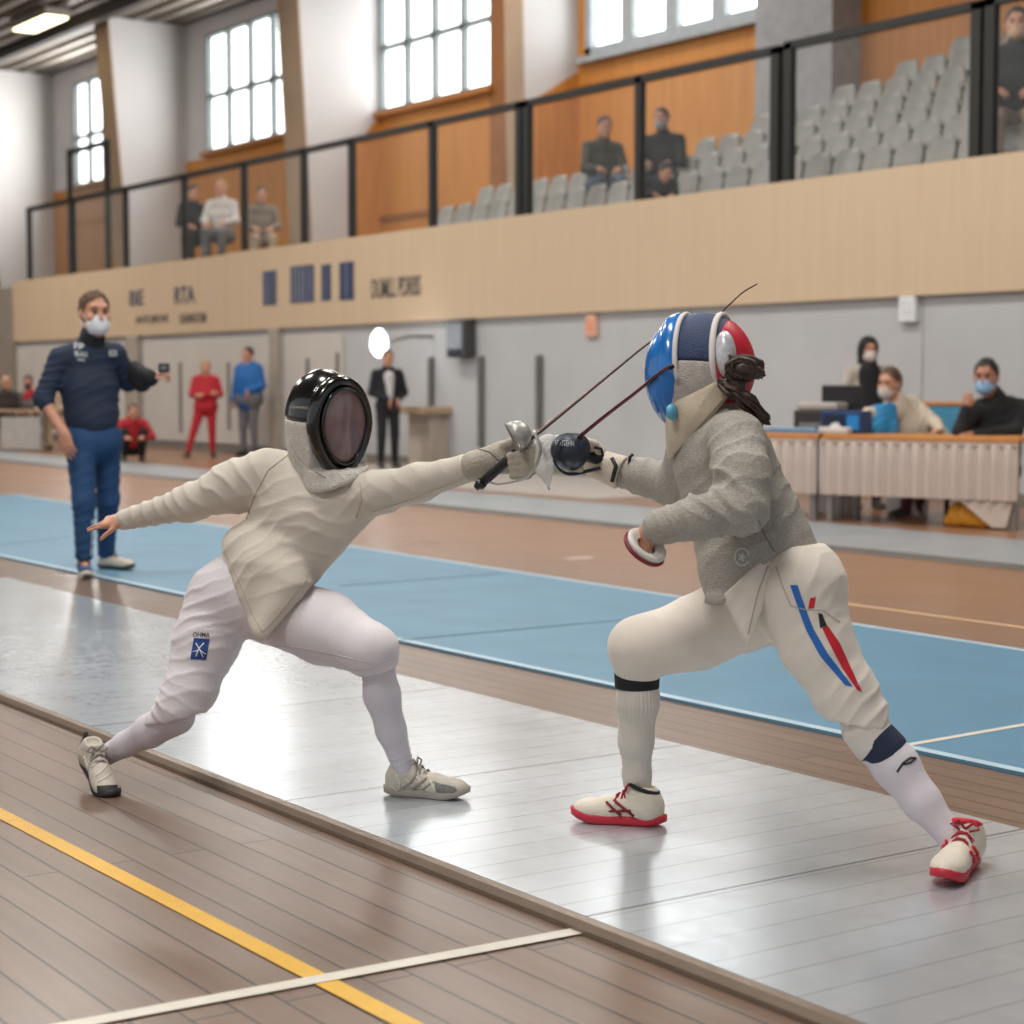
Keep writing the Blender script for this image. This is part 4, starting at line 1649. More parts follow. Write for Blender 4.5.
def ering(rx, rz, y, rad, m, name, parent, n=48, zoff=0, flat=None, PMf=None, MFf=None):
    vs, fs = [], []
    k = 12
    for i in range(n):
        t = 2 * math.pi * i / n
        c = (rx * math.cos(t), rz * math.sin(t))
        nn = nrm(A_(math.cos(t) / rx, math.sin(t) / rz))
        for j in range(k):
            q = 2 * math.pi * j / k
            e = rad * math.cos(q)
            g = rad * (flat or 1) * math.sin(q)
            # narrower at the chin
            z = c[1] + nn[1] * e
            w = 1 - .16 * max(0, -z / rz)
            vs.append(PMf((c[0] + nn[0] * e) * w, y + g, z + zoff))
    for i in range(n):
        for j in range(k):
            fs.append((i * k + j, ((i + 1) % n) * k + j, ((i + 1) % n) * k + (j + 1) % k, i * k + (j + 1) % k))
    return MB().add(vs, fs).build(name, m, parent, True)


ering(.089, .128, .074, .017, blackgl, 'visor_rim', mk, zoff=-.005, flat=1.5, PMf=PM)
ering(.076, .110, .094, .006, blackgl, 'inner_rim', mk, zoff=-.004, flat=1, PMf=lambda x, y, z: PM(x - .007, y, z))
vs, fs = [], []
nr_, na = 8, 40
for i in range(nr_ + 1):
    q = i / nr_
    for k in range(na):
        t = 2 * math.pi * k / na
        z = .112 * q * math.sin(t)
        w = 1 - .16 * max(0, -z / .112)
        vs.append(PM(-.007 + .078 * q * math.cos(t) * w, .088 + .022 * (1 - q * q), z - .004))
for i in range(nr_):
    for k in range(na):
        fs.append((i * na + k, i * na + (k + 1) % na, (i + 1) * na + (k + 1) % na, (i + 1) * na + k))
cell_mesh(visor_m)
MB().add(vs, fs).build('visor', visor_m, mk, True)
# lettering band on the black side
SK = Surf(FA, (np.array([tuple(v.co) for v in mk.data.vertices]), np.array([tuple(p.vertices) for p in mk.data.polygons])))
SK.text('mask_lettering', 'LEANKOV', ((291, 405.5), (313, 407), (313, 409.5), (291, 408)), mat('mask_gold', (196, 176, 150), .5), mk, .0015)

# sword glove
glove_m = mat('grey_glove', (172, 164, 150), .75, 0, .12, 30, .4, 120)
F = Field(.0042)
gd_ = nrm(J(525, 452, 5.14) - wrR)
F.cone(wrR - gd_ * .01, J(498, 458, 5.16), .043, .04, k=.02)
F.ell(J(512, 456, 5.15), A_(.055, .032, .045), frame(gd_, A_(0, 0, 1)) @ np.array([[0, 1, 0], [1, 0, 0], [0, 0, 1]], float).T, k=.03)
for i in range(4):
    a = J(514 + 4 * i, 446 + 7.5 * i, 5.12)
    b = J(529 + 2 * i, 447 + 7 * i, 5.10)
    c = J(524 + 1 * i, 454 + 7 * i, 5.06)
    e = J(510 + i, 456 + 6.6 * i, 5.07)
    F.chain([a, b, c, e], [.015, .0135, .0125, .0115], k=.006)
F.chain([J(505, 446, 5.13), J(518, 440, 5.10), J(530, 441, 5.08)], [.016, .0135, .012], k=.008)
PQ = F.mesh(k0=.02)
PQ = (folds(*PQ, [(wrR, J(505, 457, 5.16), .05, .004, .03, .4), (J(505, 455, 5.1), J(532, 462, 5.1), .05, .0035, .02, .3)], 5), PQ[1])
ga = fmesh('glove', PQ, glove_m, ra)
SG = Surf(FA, PQ)
SG.line('glove_cuff_seam', [(478, 449), (490, 452), (501, 463), (503, 478)], .0022, mat('glove_seam', (110, 106, 100), .8), ga, 5, 3)

# ================================================================= RIGHT FENCER
lame = mat('silver_lame', (168, 163, 154), .65, .15, .13, 130, .5, 240)
bre_b = mat('warm_white_breeches', (222, 212, 200), .8, 0, .03, 6, .2, 260, sheen=.2)
FB = Fig(760, 4.75)
J = FB.J
rb = empty('fencer', FB.o, YAW, 'fencer in grey metallic jacket, blue, white and red mask and striped white breeches', 'person', 'fencers')
shN, elN, wrN = J(736, 440, 4.66), J(742, 508, 4.54), J(652, 530, 4.56)
shF, elF, wrF = J(694, 452, 4.92), J(676, 486, 5.0), J(596, 462, 5.10)
pel = J(772, 592, 4.75)
hpF, knF, anF = J(752, 606, 4.80), J(640, 648, 4.87), J(636, 790, 4.95)
hpN, knN, anN = J(798, 590, 4.68), J(862, 722, 4.60), J(951, 838, 4.49)
neck = J(712, 412, 4.82)
headc = J(698, 372, 4.84)
chest, waist = J(730, 480, 4.79), J(750, 545, 4.77)
hfB = nrm(A_(-.90, .42, -.08))
B = Field(.006)
head_prims(B, headc, hfB, A_(.12, 0, 1), .88, False)
B.chain([headc, neck, chest, waist, pel], [.05, .05, .1, .09, .1], k=.05)
B.chain([shN, elN, wrN], [.045, .036, .026], k=.03)
B.chain([shF, elF, wrF], [.045, .036, .026], k=.03)
B.chain([hpF, knF, J(638, 700, 4.89), J(636, 740, 4.92), J(637, 775, 4.945), anF], [.08, .045, .036, .03, .023, .02], k=.02)
B.chain([hpN, knN, J(896, 766, 4.565), J(922, 802, 4.54), anN], [.08, .045, .038, .03, .021], k=.02)
hand_prims(B, wrN, nrm(J(640, 548, 4.57) - wrN), A_(-.3, -.8, .3), .66, 1.25, 1, .0, thumb=.4)
fmesh('body', B.mesh(k0=.02), SKIN, rb)

F = Field(.0055)
F.chain([J(716, 430, 4.81), J(724, 462, 4.8), J(738, 505, 4.78), J(752, 552, 4.76), J(764, 592, 4.75)], [.088, .118, .122, .126, .13], k=.05, flat=(A_(0, 1, 0), .95))
F.cone(J(735, 445, 4.72), J(694, 455, 4.92), .075, .065, k=.05)
F.cone(J(756, 525, 4.75), J(771, 562, 4.74), .112, .122, k=.05)
F.cone(neck, J(722, 440, 4.8), .062, .08, k=.03)
NearArm = [shN, J(742, 475, 4.58), elN, J(700, 517, 4.53), J(660, 527, 4.55)]
FarArm = [shF, elF, J(645, 477, 5.04), J(622, 473, 5.07)]
F.cone(J(740, 580, 4.70), J(728, 605, 4.66), .1, .06, k=.05)
F.trim([(J(715, 602, 4.70), A_(0, 0, -1))])
# grey metallic part: ends in a slanting hem in front, straight behind
F.trim([pixplane(J, (722, 596), (776, 546), 4.72, (790, 640)), (J(776, 549, 4.72), A_(0, 0, -1))])
F.chain(NearArm, [.074, .068, .062, .052, .045], k=.028)
F.chain(FarArm, [.068, .056, .046, .04], k=.03)
PQ = F.mesh(k0=.03)
segs = [(shN, elN, .085, .011, .06, .4), (J(740, 490, 4.55), J(700, 517, 4.53), .085, .013, .042, .3), (J(700, 517, 4.53), J(655, 528, 4.55), .06, .007, .03, .25), (elF, wrF, .06, .006, .03, .3),
        (J(735, 450, 4.7), J(770, 560, 4.7), .15, .006, .06, .5), (J(700, 500, 4.7), J(740, 590, 4.7), .14, .004, .08, .5)]
PQ = (folds(*PQ, segs, 14), PQ[1])
jb = fmesh('lame_jacket', PQ, lame, rb)
SJ = Surf(FB, PQ)
dks = mat('dark_seam', (122, 117, 110), .8)
SJ.line('side_seam', [(758, 520), (766, 538), (775, 552)], .002, dks, jb, 5, 3)
# round white crest
ring = [(742 + 7 * math.cos(t), 557 + 8.5 * math.sin(t)) for t in np.linspace(0.5, 6.2, 26)]
wc = mat('crest_white', (210, 208, 204), .6)
SJ.line('crest_ring', ring, .0018, wc, jb, 5, 2, .001)
for a in range(5):
    t = a * 1.257
    SJ.line('crest_petal', [(742, 557), (742 + 3.6 * math.cos(t), 557 + 4.4 * math.sin(t))], .0024, wc, jb, 5, 1.5, .001)

# white under-jacket showing below the metallic hem, with its pointed flap
F = Field(.0055)
F.chain([J(745, 535, 4.77), J(752, 552, 4.76), J(766, 592, 4.75)], [.118, .122, .128], k=.05, flat=(A_(0, 1, 0), .95))
F.cone(J(740, 580, 4.70), J(728, 605, 4.66), .097, .055, k=.05)
F.cone(J(742, 590, 4.665), J(746, 636, 4.625), .07, .024, k=.04)
F.cone(J(752, 575, 4.64), J(748, 630, 4.615), .045, .026, k=.03)
pixcut(F, J, (720, 592), (747, 648), 4.65, (690, 640))
pixcut(F, J, (776, 556), (746, 650), 4.65, (800, 640))
pixcut(F, J, (719, 595), (773, 545), 4.65, (710, 540))
PQ = F.mesh(k0=.03)
PQ = (folds(*PQ, [(J(735, 590, 4.65), J(750, 640, 4.62), .1, .003, .05, .6)], 21), PQ[1])
ub = fmesh('white_underjacket', PQ, bre_b, rb)
SU = Surf(FB, PQ)
SU.line('hem_stitching', [(768, 566), (758, 592), (748, 634)], .002, mat('beige_thread', (178, 166, 150), .8), ub, 5, 3)

# breeches
F = Field(.0055)
F.cone(J(765, 592, 4.8), J(796, 588, 4.7), .122, .122, k=.05)
F.cone(J(768, 560, 4.77), J(789, 580, 4.74), .105, .115, k=.05)
F.chain([hpF, J(696, 633, 4.84), knF], [.112, .092, .082], k=.03)
F.cone(knF, J(637, 668, 4.88), .075, .056, k=.03)
F.chain([hpN, J(817, 645, 4.645), J(845, 692, 4.615), knN], [.118, .09, .077, .07], k=.03)
F.cone(knN, J(872, 736, 4.585), .068, .055, k=.03)
pixcut(F, J, (610, 676), (660, 682), 4.88, (636, 700))
pixcut(F, J, (856, 757), (888, 716), 4.58, (900, 770))
F.cut(J(776, 543, 4.72), A_(0, 0, 1), .004)
PQ = F.mesh(k0=.03)
segs = [(hpN, J(840, 690, 4.6), .11, .004, .09, .6), (J(835, 690, 4.6), J(868, 730, 4.58), .085, .008, .04, .2), (J(790, 560, 4.7), J(830, 620, 4.66), .12, .004, .05, .5), (hpF, knF, .11, .003, .1, .8), (J(645, 640, 4.95), J(636, 668, 4.97), .08, .006, .035, .2)]
PQ = (folds(*PQ, segs, 33), PQ[1])
bb = fmesh('breeches', PQ, bre_b, rb)
SBb = Surf(FB, PQ)
blue_s, red_s, navy_s = mat('stripe_blue', (32, 100, 178), .6), mat('stripe_red', (196, 26, 42), .6), mat('band_navy', (32, 40, 66), .8, bump=.4, bscale=300)
SBb.strip('blue_stripe', [(790, 585), (797, 605), (806, 630), (820, 656), (845, 685)], [(797.5, 585), (804, 604), (813, 628), (828, 654), (853, 687)], blue_s, bb, 20)
SBb.strip('red_stripe', [(822, 628), (830, 645), (842, 668), (857, 690)], [(827.5, 626), (839, 642), (849, 664), (862, 692)], red_s, bb, 14)
SBb.strip('red_tab', [(810, 598), (808, 609)], [(816, 597), (814, 608)], red_s, bb, 4)
SBb.strip('black_tab', [(818, 613), (820, 628)], [(822, 614), (827, 626)], mat('tab_black', (34, 30, 32), .6), bb, 5)
wth = mat('cream_thread', (190, 180, 168), .8)
SBb.line('pocket_seam', [(790, 605), (806, 610), (822, 610), (840, 622)], .0022, wth, bb, 5, 3)
SBb.line('side_seam', [(776, 566), (782, 585), (790, 604)], .002, wth, bb, 5, 3)

# knitted cuff, bands and socks
rib = mat('ribbed_sock', (214, 206, 196), .9, 0, .03, 9, .2, 300)
F = Field(.0045)
F.cone(J(866, 729, 4.59), J(874, 741, 4.58), .061, .058, k=.01)
fmesh('knit_cuff', F.mesh(), rib, rb)
F = Field(.0045)
ch = [J(862, 722, 4.60), J(878, 744, 4.578), J(896, 766, 4.565), J(922, 802, 4.53), J(951, 836, 4.495), J(957, 848, 4.485)]
F.chain(ch, [.05, .053, .056, .046, .033, .032], k=.02)
PQ = F.mesh(smooth=3)
sk = fmesh('sock', PQ, mat('lilac_white_sock', (214, 206, 212), .9, 0, .03, 9, .3, 340), rb)
SS = Surf(FB, PQ)
SS.line('sock_logo', [(897, 772), (903, 763), (910, 758), (916, 758), (910, 763), (901, 765)], .0026, mat('logo_black', (28, 28, 32), .6), sk, 5, 2, .001)
F = Field(.0045)
F.cone(J(875, 741, 4.58), J(886, 752, 4.572), .0585, .058, k=.01)
F.cut(J(868, 731, 4.58), nrm(J(875, 741, 4.58) - J(886, 752, 4.572)), .003)
F.cut(J(891, 757, 4.57), nrm(J(886, 752, 4.572) - J(875, 741, 4.58)), .003)
fmesh('navy_band', F.mesh(), navy_s, sk)
F = Field(.004)
ch = [J(638, 668, 4.88), J(638, 700, 4.89), J(636, 740, 4.92), J(637, 775, 4.945), J(638, 803, 4.955)]
F.chain(ch, [.049, .053, .044, .035, .033], k=.02)
P_, Q_ = F.mesh(smooth=3)
N_ = vnormals(P_, Q_)
cx = np.interp(P_[:, 2], [c[2] for c in ch[::-1]], [c[0] for c in ch[::-1]])
cy = np.interp(P_[:, 2], [c[2] for c in ch[::-1]], [c[1] for c in ch[::-1]])
ang = np.arctan2(P_[:, 1] - cy, P_[:, 0] - cx)
P_ = P_ + N_ * (.0016 * np.sin(ang * 34))[:, None]
sk = fmesh('sock', (P_, Q_), rib, rb)
F = Field(.0045)
F.cone(J(637, 672, 4.885), J(637, 688, 4.89), .056, .0545, k=.01)
F.cut(J(637, 688.5, 4.89), A_(0, 0, -1), .003)
fmesh('black_band', F.mesh(grow=.004), mat('band_black', (22, 22, 26), .8), sk)

# shoes with red soles and laces
shw = mat('cream_shoe', (214, 204, 188), .6, 0, .06, 25, .2, 120)
shr = mat('red_rubber', (188, 32, 52), .5)
shl = mat('dark_red_lace', (156, 22, 44), .7)
red2 = mat('shoe_red', (196, 30, 50), .6)
heel, toe = J(664, 832, 4.91), J(572, 826, 4.975)
heel[2] = toe[2] = .031
s1 = shoe(rb, heel, toe, A_(0, 0, 1), (shw, shr, shl), .92, h=.0035, accent=mat('dark_red_stripe', (120, 20, 36), .6))


def collar_ring(heel, toe, y, z, r, tilt, m, parent, thick=.006, tall=1.0):
    Mx = frame(nrm(toe - heel), A_(0, 0, 1))
    c = heel + Mx[:, 1] * y + A_(0, 0, z)
    pts = [c + Mx[:, 0] * r * math.cos(t) + Mx[:, 1] * r * 1.25 * math.sin(t) + A_(0, 0, tilt * math.sin(t)) for t in np.linspace(0, 2 * math.pi, 25)]
    return MB().tube(pts, thick, 8).build('collar', m, parent, True)


collar_ring(heel, toe, .055, .098, .031, .012, mat('shoe_black', (26, 24, 26), .7), s1)
toe = J(941, 897, 4.29)
heel = J(971, 862, 4.545)
toe[2] = heel[2] = .036
s2 = shoe(rb, heel, toe, nrm(A_(.12, 0, 1)), (shw, shr, shl), .95, h=.0035, accent=red2)
collar_ring(heel, toe, .055, .098, .031, .014, red2, s2, .009)

# mask: layered shell
MF = frame(hfB, A_(.16, .0, 1))
mr_, mf, mu = MF[:, 0], MF[:, 1], MF[:, 2]
mc = J(702, 368, 4.84)
PB = lambda x, y, z: mc + mr_ * x + mf * y + mu * z
blue_v = mat('blue_mask_gloss', (22, 112, 190), .25, 0, .25, 14, coat=.6)
navy_p = mat('navy_panel', (34, 54, 94), .6, 0, .08, 30, .3, 200)
whitep = mat('white_trim', (216, 208, 204), .5)
redp = mat('red_pad', (186, 22, 48), .45)
silver2 = mat('silver_cloth_warm', (182, 174, 168), .65, .2, .14, 60, .5, 220)


def shell(y0, y1, grow=0.0, z0=None, z1=None, extra=None):
    F = Field(.0045)
    F.ell(PB(0, .0, .0), A_(.108, .138, .142), MF)
    if extra:
        extra(F)
    F.cut(PB(0, y1, 0), mf + .10 * mu, .003)
    F.cut(PB(0, y0, 0), -(mf + .10 * mu), .003)
    if z0 is not None:
        F.cut(PB(0, 0, z0), -mu + .12 * mf, .003)
    if z1 is not None:
        F.cut(PB(0, 0, z1), mu - .12 * mf, .003)
    return F.mesh(grow=grow)


mk = fmesh('mask', shell(-.075, .062, .0, z0=.012), navy_p, rb)
fmesh('side_cloth', shell(-.085, .062, 0, z1=.012, extra=lambda F: F.cone(PB(0, .02, -.06), PB(0, .045, -.15), .088, .075, k=.05)), silver2, mk)
# blue face dome with a thick rolled rim
F = Field(.0045)
F.ell(PB(0, .045, -.012), A_(.100, .105, .148), MF)
F.cut(PB(0, .045, 0), -(mf + .12 * mu), .004)
fmesh('face_mesh', F.mesh(grow=.002), blue_v, mk)
ering(.103, .140, .056, .015, blue_v, 'face_rim', mk, zoff=-.008, flat=1.7, PMf=PB)
ering(.110, .140, .033, .006, whitep, 'front_trim', mk, zoff=.002, flat=1.2, PMf=PB)
ering(.098, .128, -.062, .007, whitep, 'rear_trim', mk, zoff=.004, flat=1.2, PMf=PB)
fmesh('rear_pad', shell(-.16, -.068, .002), redp, mk)
F = Field(.004)
F.ell(PB(-.072, -.088, .02), A_(.028, .032, .062), frame(nrm(-mr_ * .8 - mf * .6), mu))
fmesh('rear_plate', F.mesh(), mat('pearl_plate', (206, 206, 212), .3, .2, .2, 60), mk)
MB().rev([(.001, -.012), (.017, -.009), (.022, 0), (.017, .009), (.001, .012)], J(672, 412, 4.74), (mr_, mu, mf), 14).build('chin_knob', mat('pale_blue_knob', (92, 170, 200), .35), mk, True)
# bib
F = Field(.0045)
b0, b1, b2, b3 = J(712, 385, 4.76), J(672, 415, 4.84), J(676, 455, 4.80), J(722, 398, 4.74)
F.cone(J(705, 398, 4.84), J(686, 440, 4.83), .085, .078, k=.04, flat=(mf, .75))
F.cone(J(716, 392, 4.80), J(704, 414, 4.8), .082, .085, k=.04)
pixcut(F, J, (664, 392), (668, 470), 4.82, (640, 430))
pixcut(F, J, (671, 461), (727, 396), 4.78, (740, 470))
pixcut(F, J, (672, 402), (724, 376), 4.78, (690, 350))
PQ = F.mesh()
PQ = (folds(*PQ, [(J(680, 410, 4.76), J(700, 430, 4.76), .1, .003, .05, .5)], 8), PQ[1])
bib = fmesh('bib', PQ, mat('beige_bib', (196, 182, 160), .8, 0, .06, 30, .3, 220), mk)
SI = Surf(FB, PQ)
SI.line('bib_piping', [(674, 455), (696, 430), (722, 400)], .003, mat('bib_edge', (150, 138, 122), .8), bib, 5, 3)
# hair: knot and pony tail made of strands
hm = mat('dark_brown_hair', (58, 42, 34), .45, 0, .3, 60, .3, 200, stretch=(1, 1, .2))
rnd = random.Random(3)
m = MB()
for i in range(60):
    j = lambda a: rnd.uniform(-a, a)
    p0 = J(722 + j(4), 384 + j(6), 4.73 + j(.03))
    p1 = J(733 + j(5), 392 + j(5), 4.70 + j(.03))
    p2 = J(748 + j(7), 402 + j(6), 4.69 + j(.03))
    p3 = J(766 + j(5), 420 + j(6), 4.685 + j(.02))
    m.tube(bez([p0, p1, p2, p3], 5), [.006] * 6 + [.005] * 5 + [.004] * 4 + [.0015], 5)
for i in range(40):
    j = lambda a: rnd.uniform(-a, a)
    t0 = rnd.uniform(0, 6.28)
    c = (743, 369)
    pts = []
    for q in range(6):
        t = t0 + q * .9
        pts.append(J(c[0] + (13 + j(4)) * math.cos(t) * (1 + .1 * q * 0), c[1] + (8 + j(3)) * math.sin(t) + .18 * 13 * math.cos(t), 4.71 + .03 * math.sin(t * 1.3 + i)))
    m.tube(bez(pts, 4), .0055, 5)
for i in range(16):
    j = lambda a: rnd.uniform(-a, a)
    m.tube(bez([J(726 + j(5), 362 + j(8), 4.72), J(740 + j(4), 360 + j(5), 4.70), J(756 + j(6), 366 + j(5), 4.70), J(760 + j(3), 376 + j(4), 4.70)], 4), [.006] * 9 + [.004] * 3 + [.002], 5)
hr = m.build('hair', hm, rb, True)
F = Field(.004)
F.ell(J(744, 370, 4.70), A_(.034, .032, .022), frame(A_(0, 1, 0), A_(.3, 0, 1)))
F.cone(J(744, 370, 4.70), J(761, 374, 4.69), .02, .012, k=.02)
F.cone(J(735, 372, 4.72), J(736, 392, 4.71), .026, .024, k=.02)
PQ = F.mesh()
PQ = (PQ[0] + vnormals(*PQ) * (.003 * vnoise(PQ[0] * A_(90, 90, 160), 3))[:, None], PQ[1])
fmesh('hair_knot', PQ, hm, hr)

# white leather sword cuff and glove
lea = mat('white_leather', (206, 194, 176), .55, 0, .08, 25, .25, 90)
F = Field(.004)
F.cone(J(624, 474, 5.06), J(596, 463, 5.095), .048, .04, k=.02)
F.cut(J(586, 458, 5.1), nrm(J(586, 458, 5.1) - J(624, 474, 5.06)), .003)
F.cut(J(622, 473, 5.06), nrm(J(624, 474, 5.06) - J(586, 458, 5.1)), .003)
gl = fmesh('glove_cuff', F.mesh(), lea, rb)
MB().tube([J(612, 458, 5.02), J(616, 466, 5.01), J(612, 482, 5.015)], .006, 6).build('cuff_strap', mat('strap_black', (34, 32, 32), .6), gl, True)
MB().tube([J(628, 466, 5.03), J(636, 468, 5.03), J(642, 470, 5.03)], .011, 8).build('cuff_buckle', mat('chrome', (180, 180, 184), .25, .9), gl, True)
MB().tube([J(629, 466, 5.03), J(630, 457, 5.03), J(633, 454, 5.03)], .0045, 6).build('buckle_pin', MATS['strap_black'], gl, True)
F = Field(.0042)
F.cone(J(598, 463, 5.09), J(584, 454, 5.10), .036, .036, k=.02)
F.ell(J(590, 453, 5.08), A_(.04, .032, .036), None, k=.02)
for i in range(4):
    F.chain([J(582 - 1.5 * i, 446 + 6 * i, 5.06), J(571 - i, 444 + 6.5 * i, 5.05), J(570, 452 + 6 * i, 5.02), J(580, 455 + 5 * i, 5.02)], [.014, .0128, .0118, .0105], k=.006)
F.chain([J(594, 445, 5.05), J(582, 441, 5.03), J(570, 442, 5.02)], [.015, .013, .0115], k=.008)
PQ = F.mesh(k0=.02)
gv = fmesh('glove', PQ, lea, rb)
SV = Surf(FB, PQ)
SV.line('glove_emblem', [(594, 447), (601, 449), (603, 456), (596, 458), (593, 452)], .0045, mat('emblem_black', (30, 28, 28), .6), gv, 5, 2, .0005)
# wrist ring: white band with a dark red rim on the near hand
ax = nrm(J(634, 556, 4.55) - J(660, 536, 4.56))
u_ = nrm(np.cross(ax, A_(0, 1, .2)))
w_ = np.cross(ax, u_)
c0 = J(648, 541, 4.54)
ax = nrm(A_(-.52, .46, -.72))
u_ = nrm(np.cross(ax, A_(0, 1, .2)))
w_ = np.cross(ax, u_)
c0 = J(645.5, 547, 4.545)
bd = MB().rev([(.026, -.004), (.040, -.010), (.053, -.012), (.055, -.006), (.05, .004), (.036, .010), (.024, .008)], c0, (u_, w_, ax), 36, cap=False).build('wrist_band', mat('white_band', (228, 220, 214), .45), rb, True)
MB().rev([(.052, .002), (.0565, .001), (.059, .005), (.057, .010), (.051, .012), (.05, .008), (.052, .002)], c0, (u_, w_, ax), 36, cap=False).build('band_rim', mat('dark_red_rim', (132, 28, 42), .4), bd, True)

F = Field(.004)
F.chain([J(560, 440, 5.06), J(546, 446, 5.05), J(538, 444, 5.05)], [.016, .018, .01], k=.015, flat=(A_(0, 1, 0), .5))
F.chain([J(548, 446, 5.05), J(545, 466, 5.045), J(549, 489, 5.04)], [.022, .02, .006], k=.015, flat=(A_(.5, .8, 0), .35))
F.chain([J(540, 452, 5.05), J(539, 470, 5.05)], [.014, .006], k=.01, flat=(A_(.5, .8, 0), .4))
F.chain([J(566, 452, 5.07), J(550, 450, 5.055)], [.02, .02], k=.015)
PQ = F.mesh()
PQ = (folds(*PQ, [(J(552, 440, 5.05), J(546, 488, 5.04), .06, .004, .022, 1.6)], 8), PQ[1])
fmesh('glove_flap', PQ, mat('white_glove_cloth', (218, 216, 212), .7, 0, .06, 25, .2, 90), gv)

# ================================================================= SABRES
dks_ = mat('blade_steel', (96, 78, 72), .35, .8, .1, 9)
dkr_ = mat('blade_red_brown', (92, 40, 44), .35, .6, .12, 9)
blackp = mat('black_grip', (24, 24, 26), .5, 0, .1, 30, .3, 150)


def wpt(px, py, d):
    return D(px, py, d)


def sabre(label, blade_pts, rads, bm_, guard_c, guard_dir, guard_m, grip_a, grip_b, bow, gsize, tipm=None):
    o = D(*guard_c)
    rt = empty('sabre', o, YAW, label, 'sabre', 'sabres')
    L = lambda p: (lambda q: A_(q.dot(R), q.dot(V), q[2]))(D(*p) - o)
    pts = bez([L(p) for p in blade_pts], 10)
    rr = np.interp(np.linspace(0, 1, len(pts)), np.linspace(0, 1, len(rads)), rads)
    bl = MB().tube(pts, list(rr), 8, flat=.7).build('blade', bm_, rt, True)
    g = nrm(L(guard_dir))
    u = nrm(np.cross(g, A_(0, 0, 1)))
    w = np.cross(u, g)
    s = gsize
    gu = MB().rev([(.006, .034 * s), (.026 * s, .03 * s), (.044 * s, .016 * s), (.055 * s, -.006 * s), (.06 * s, -.034 * s), (.057 * s, -.034 * s), (.05 * s, -.006 * s), (.04 * s, .012 * s), (.022 * s, .026 * s), (.005, .03 * s)],
                  (0, 0, 0), (u, w * .92, g), 28).build('guard', guard_m, rt, True)
    MB().tube(bez([L(p) for p in bow], 6), .0055, 7, flat=.6).build('knuckle_bow', guard_m, rt, True)
    a, b = L(grip_a), L(grip_b)
    gr = MB().tube([a, a * .7 + b * .3, a * .3 + b * .7, b], [.011, .014, .0145, .013], 10).build('grip', blackp, rt, True)
    v = nrm(b - a)
    MB().tube([b, b + v * .012, b + v * .026], [.015, .016, .010], 10).build('pommel', mat('pommel_steel', (64, 62, 62), .3, .8), rt, True)
    if tipm:
        MB().tube(pts[-4:], .0075, 8).build('blade_tip', tipm, rt, True)
    return rt, gu, L


silver_g = mat('guard_silver', (178, 176, 170), .4, .45, .12, 18)
r1, g1, L1 = sabre('dark slim sabre of the fencer in the off-white jacket, bent over the blue mask',
                   [(527, 442, 5.06), (575, 403, 5.08), (620, 366, 5.09), (652, 341, 5.10), (688, 322, 5.05), (713, 319, 4.98), (728, 306, 4.94), (742, 293, 4.92), (757, 284, 4.90)],
                   [.0085, .0065, .005, .0042, .0038, .0035, .003, .0028, .0026], dks_, (521, 433, 5.05), (560, 412, 5.06), silver_g, (516, 452, 5.07), (483, 482, 5.11),
                   [(534, 430, 5.02), (540, 452, 5.0), (528, 476, 5.03), (500, 484, 5.08), (487, 481, 5.11)], .78)
r2, g2, L2 = sabre('red brown sabre with dark navy guard, held by the fencer in the grey jacket',
                   [(572, 443, 5.0), (600, 420, 4.95), (635, 393, 4.86), (662, 371, 4.76), (672, 366.5, 4.72)], [.008, .0075, .0065, .006, .0055], dkr_, (566, 449, 5.0), (533, 436, 4.90),
                   mat('guard_navy', (44, 52, 66), .45, .2, .15, 20), (570, 450, 5.04), (604, 462, 5.06), [(560, 440, 4.96), (554, 460, 4.97), (568, 474, 5.0), (600, 468, 5.04)], .95,
                   mat('tip_black', (28, 24, 26), .5))


class _O:
    pass


so_ = _O()
so_.o = D(566, 449, 5.0)
SW = Surf(so_, (np.array([tuple(v.co) for v in g2.data.vertices]), np.array([tuple(p.vertices) for p in g2.data.polygons if len(p.vertices) == 4])))
SW.text('guard_lettering', 'SOUTEHN', ((555, 440), (574, 441), (574, 446.5), (556, 446)), mat('guard_letter_white', (170, 176, 180), .6), r2, .002)
# ================================================================= REFEREE
navy_top = mat('navy_top', (30, 42, 66), .75, 0, .1, 8, .2, 200)
blue_trs = mat('blue_trousers', (28, 68, 110), .75, 0, .12, 6, .2, 200)
black_c = mat('black_cloth', (26, 26, 30), .8, 0, .15, 8)
FR = Fig(90, 11.7)
J = FR.J
rr_ = empty('referee', FR.o, YAW, 'standing referee in dark navy top, blue trousers and white face mask', 'person')
Jd = dict(face=nrm(A_(.5, -.85, -.04)), hup=A_(.03, -.05, 1), head=J(95, 314, 11.72), neck=J(91, 338, 11.74),
          sha=J(60, 358, 11.66), shb=J(115, 354, 11.84), hipa=J(80, 440, 11.68), hipb=J(106, 440, 11.80), hem=J(93, 422, 11.73),
          ela=J(43, 398, 11.60), wra=J(64, 433, 11.50), elb=J(128, 382, 11.95), wrb=J(152, 376, 11.86),
          haa=(nrm(A_(.3, -.12, -1)), nrm(A_(-.35, -.95, -.1)), 1, .16), hab=(nrm(A_(.9, -.3, .2)), nrm(A_(0, -.2, 1)), 1, .9),
          kna=J(84, 502, 11.60), knb=J(108, 500, 11.86), ana=J(84, 559, 11.62), anb=J(106, 556, 12.0), toea=J(87, 578.5, 11.42), toeb=J(134, 571, 11.9))
for k in 'ab':
    Jd['toe' + k][2] = .013
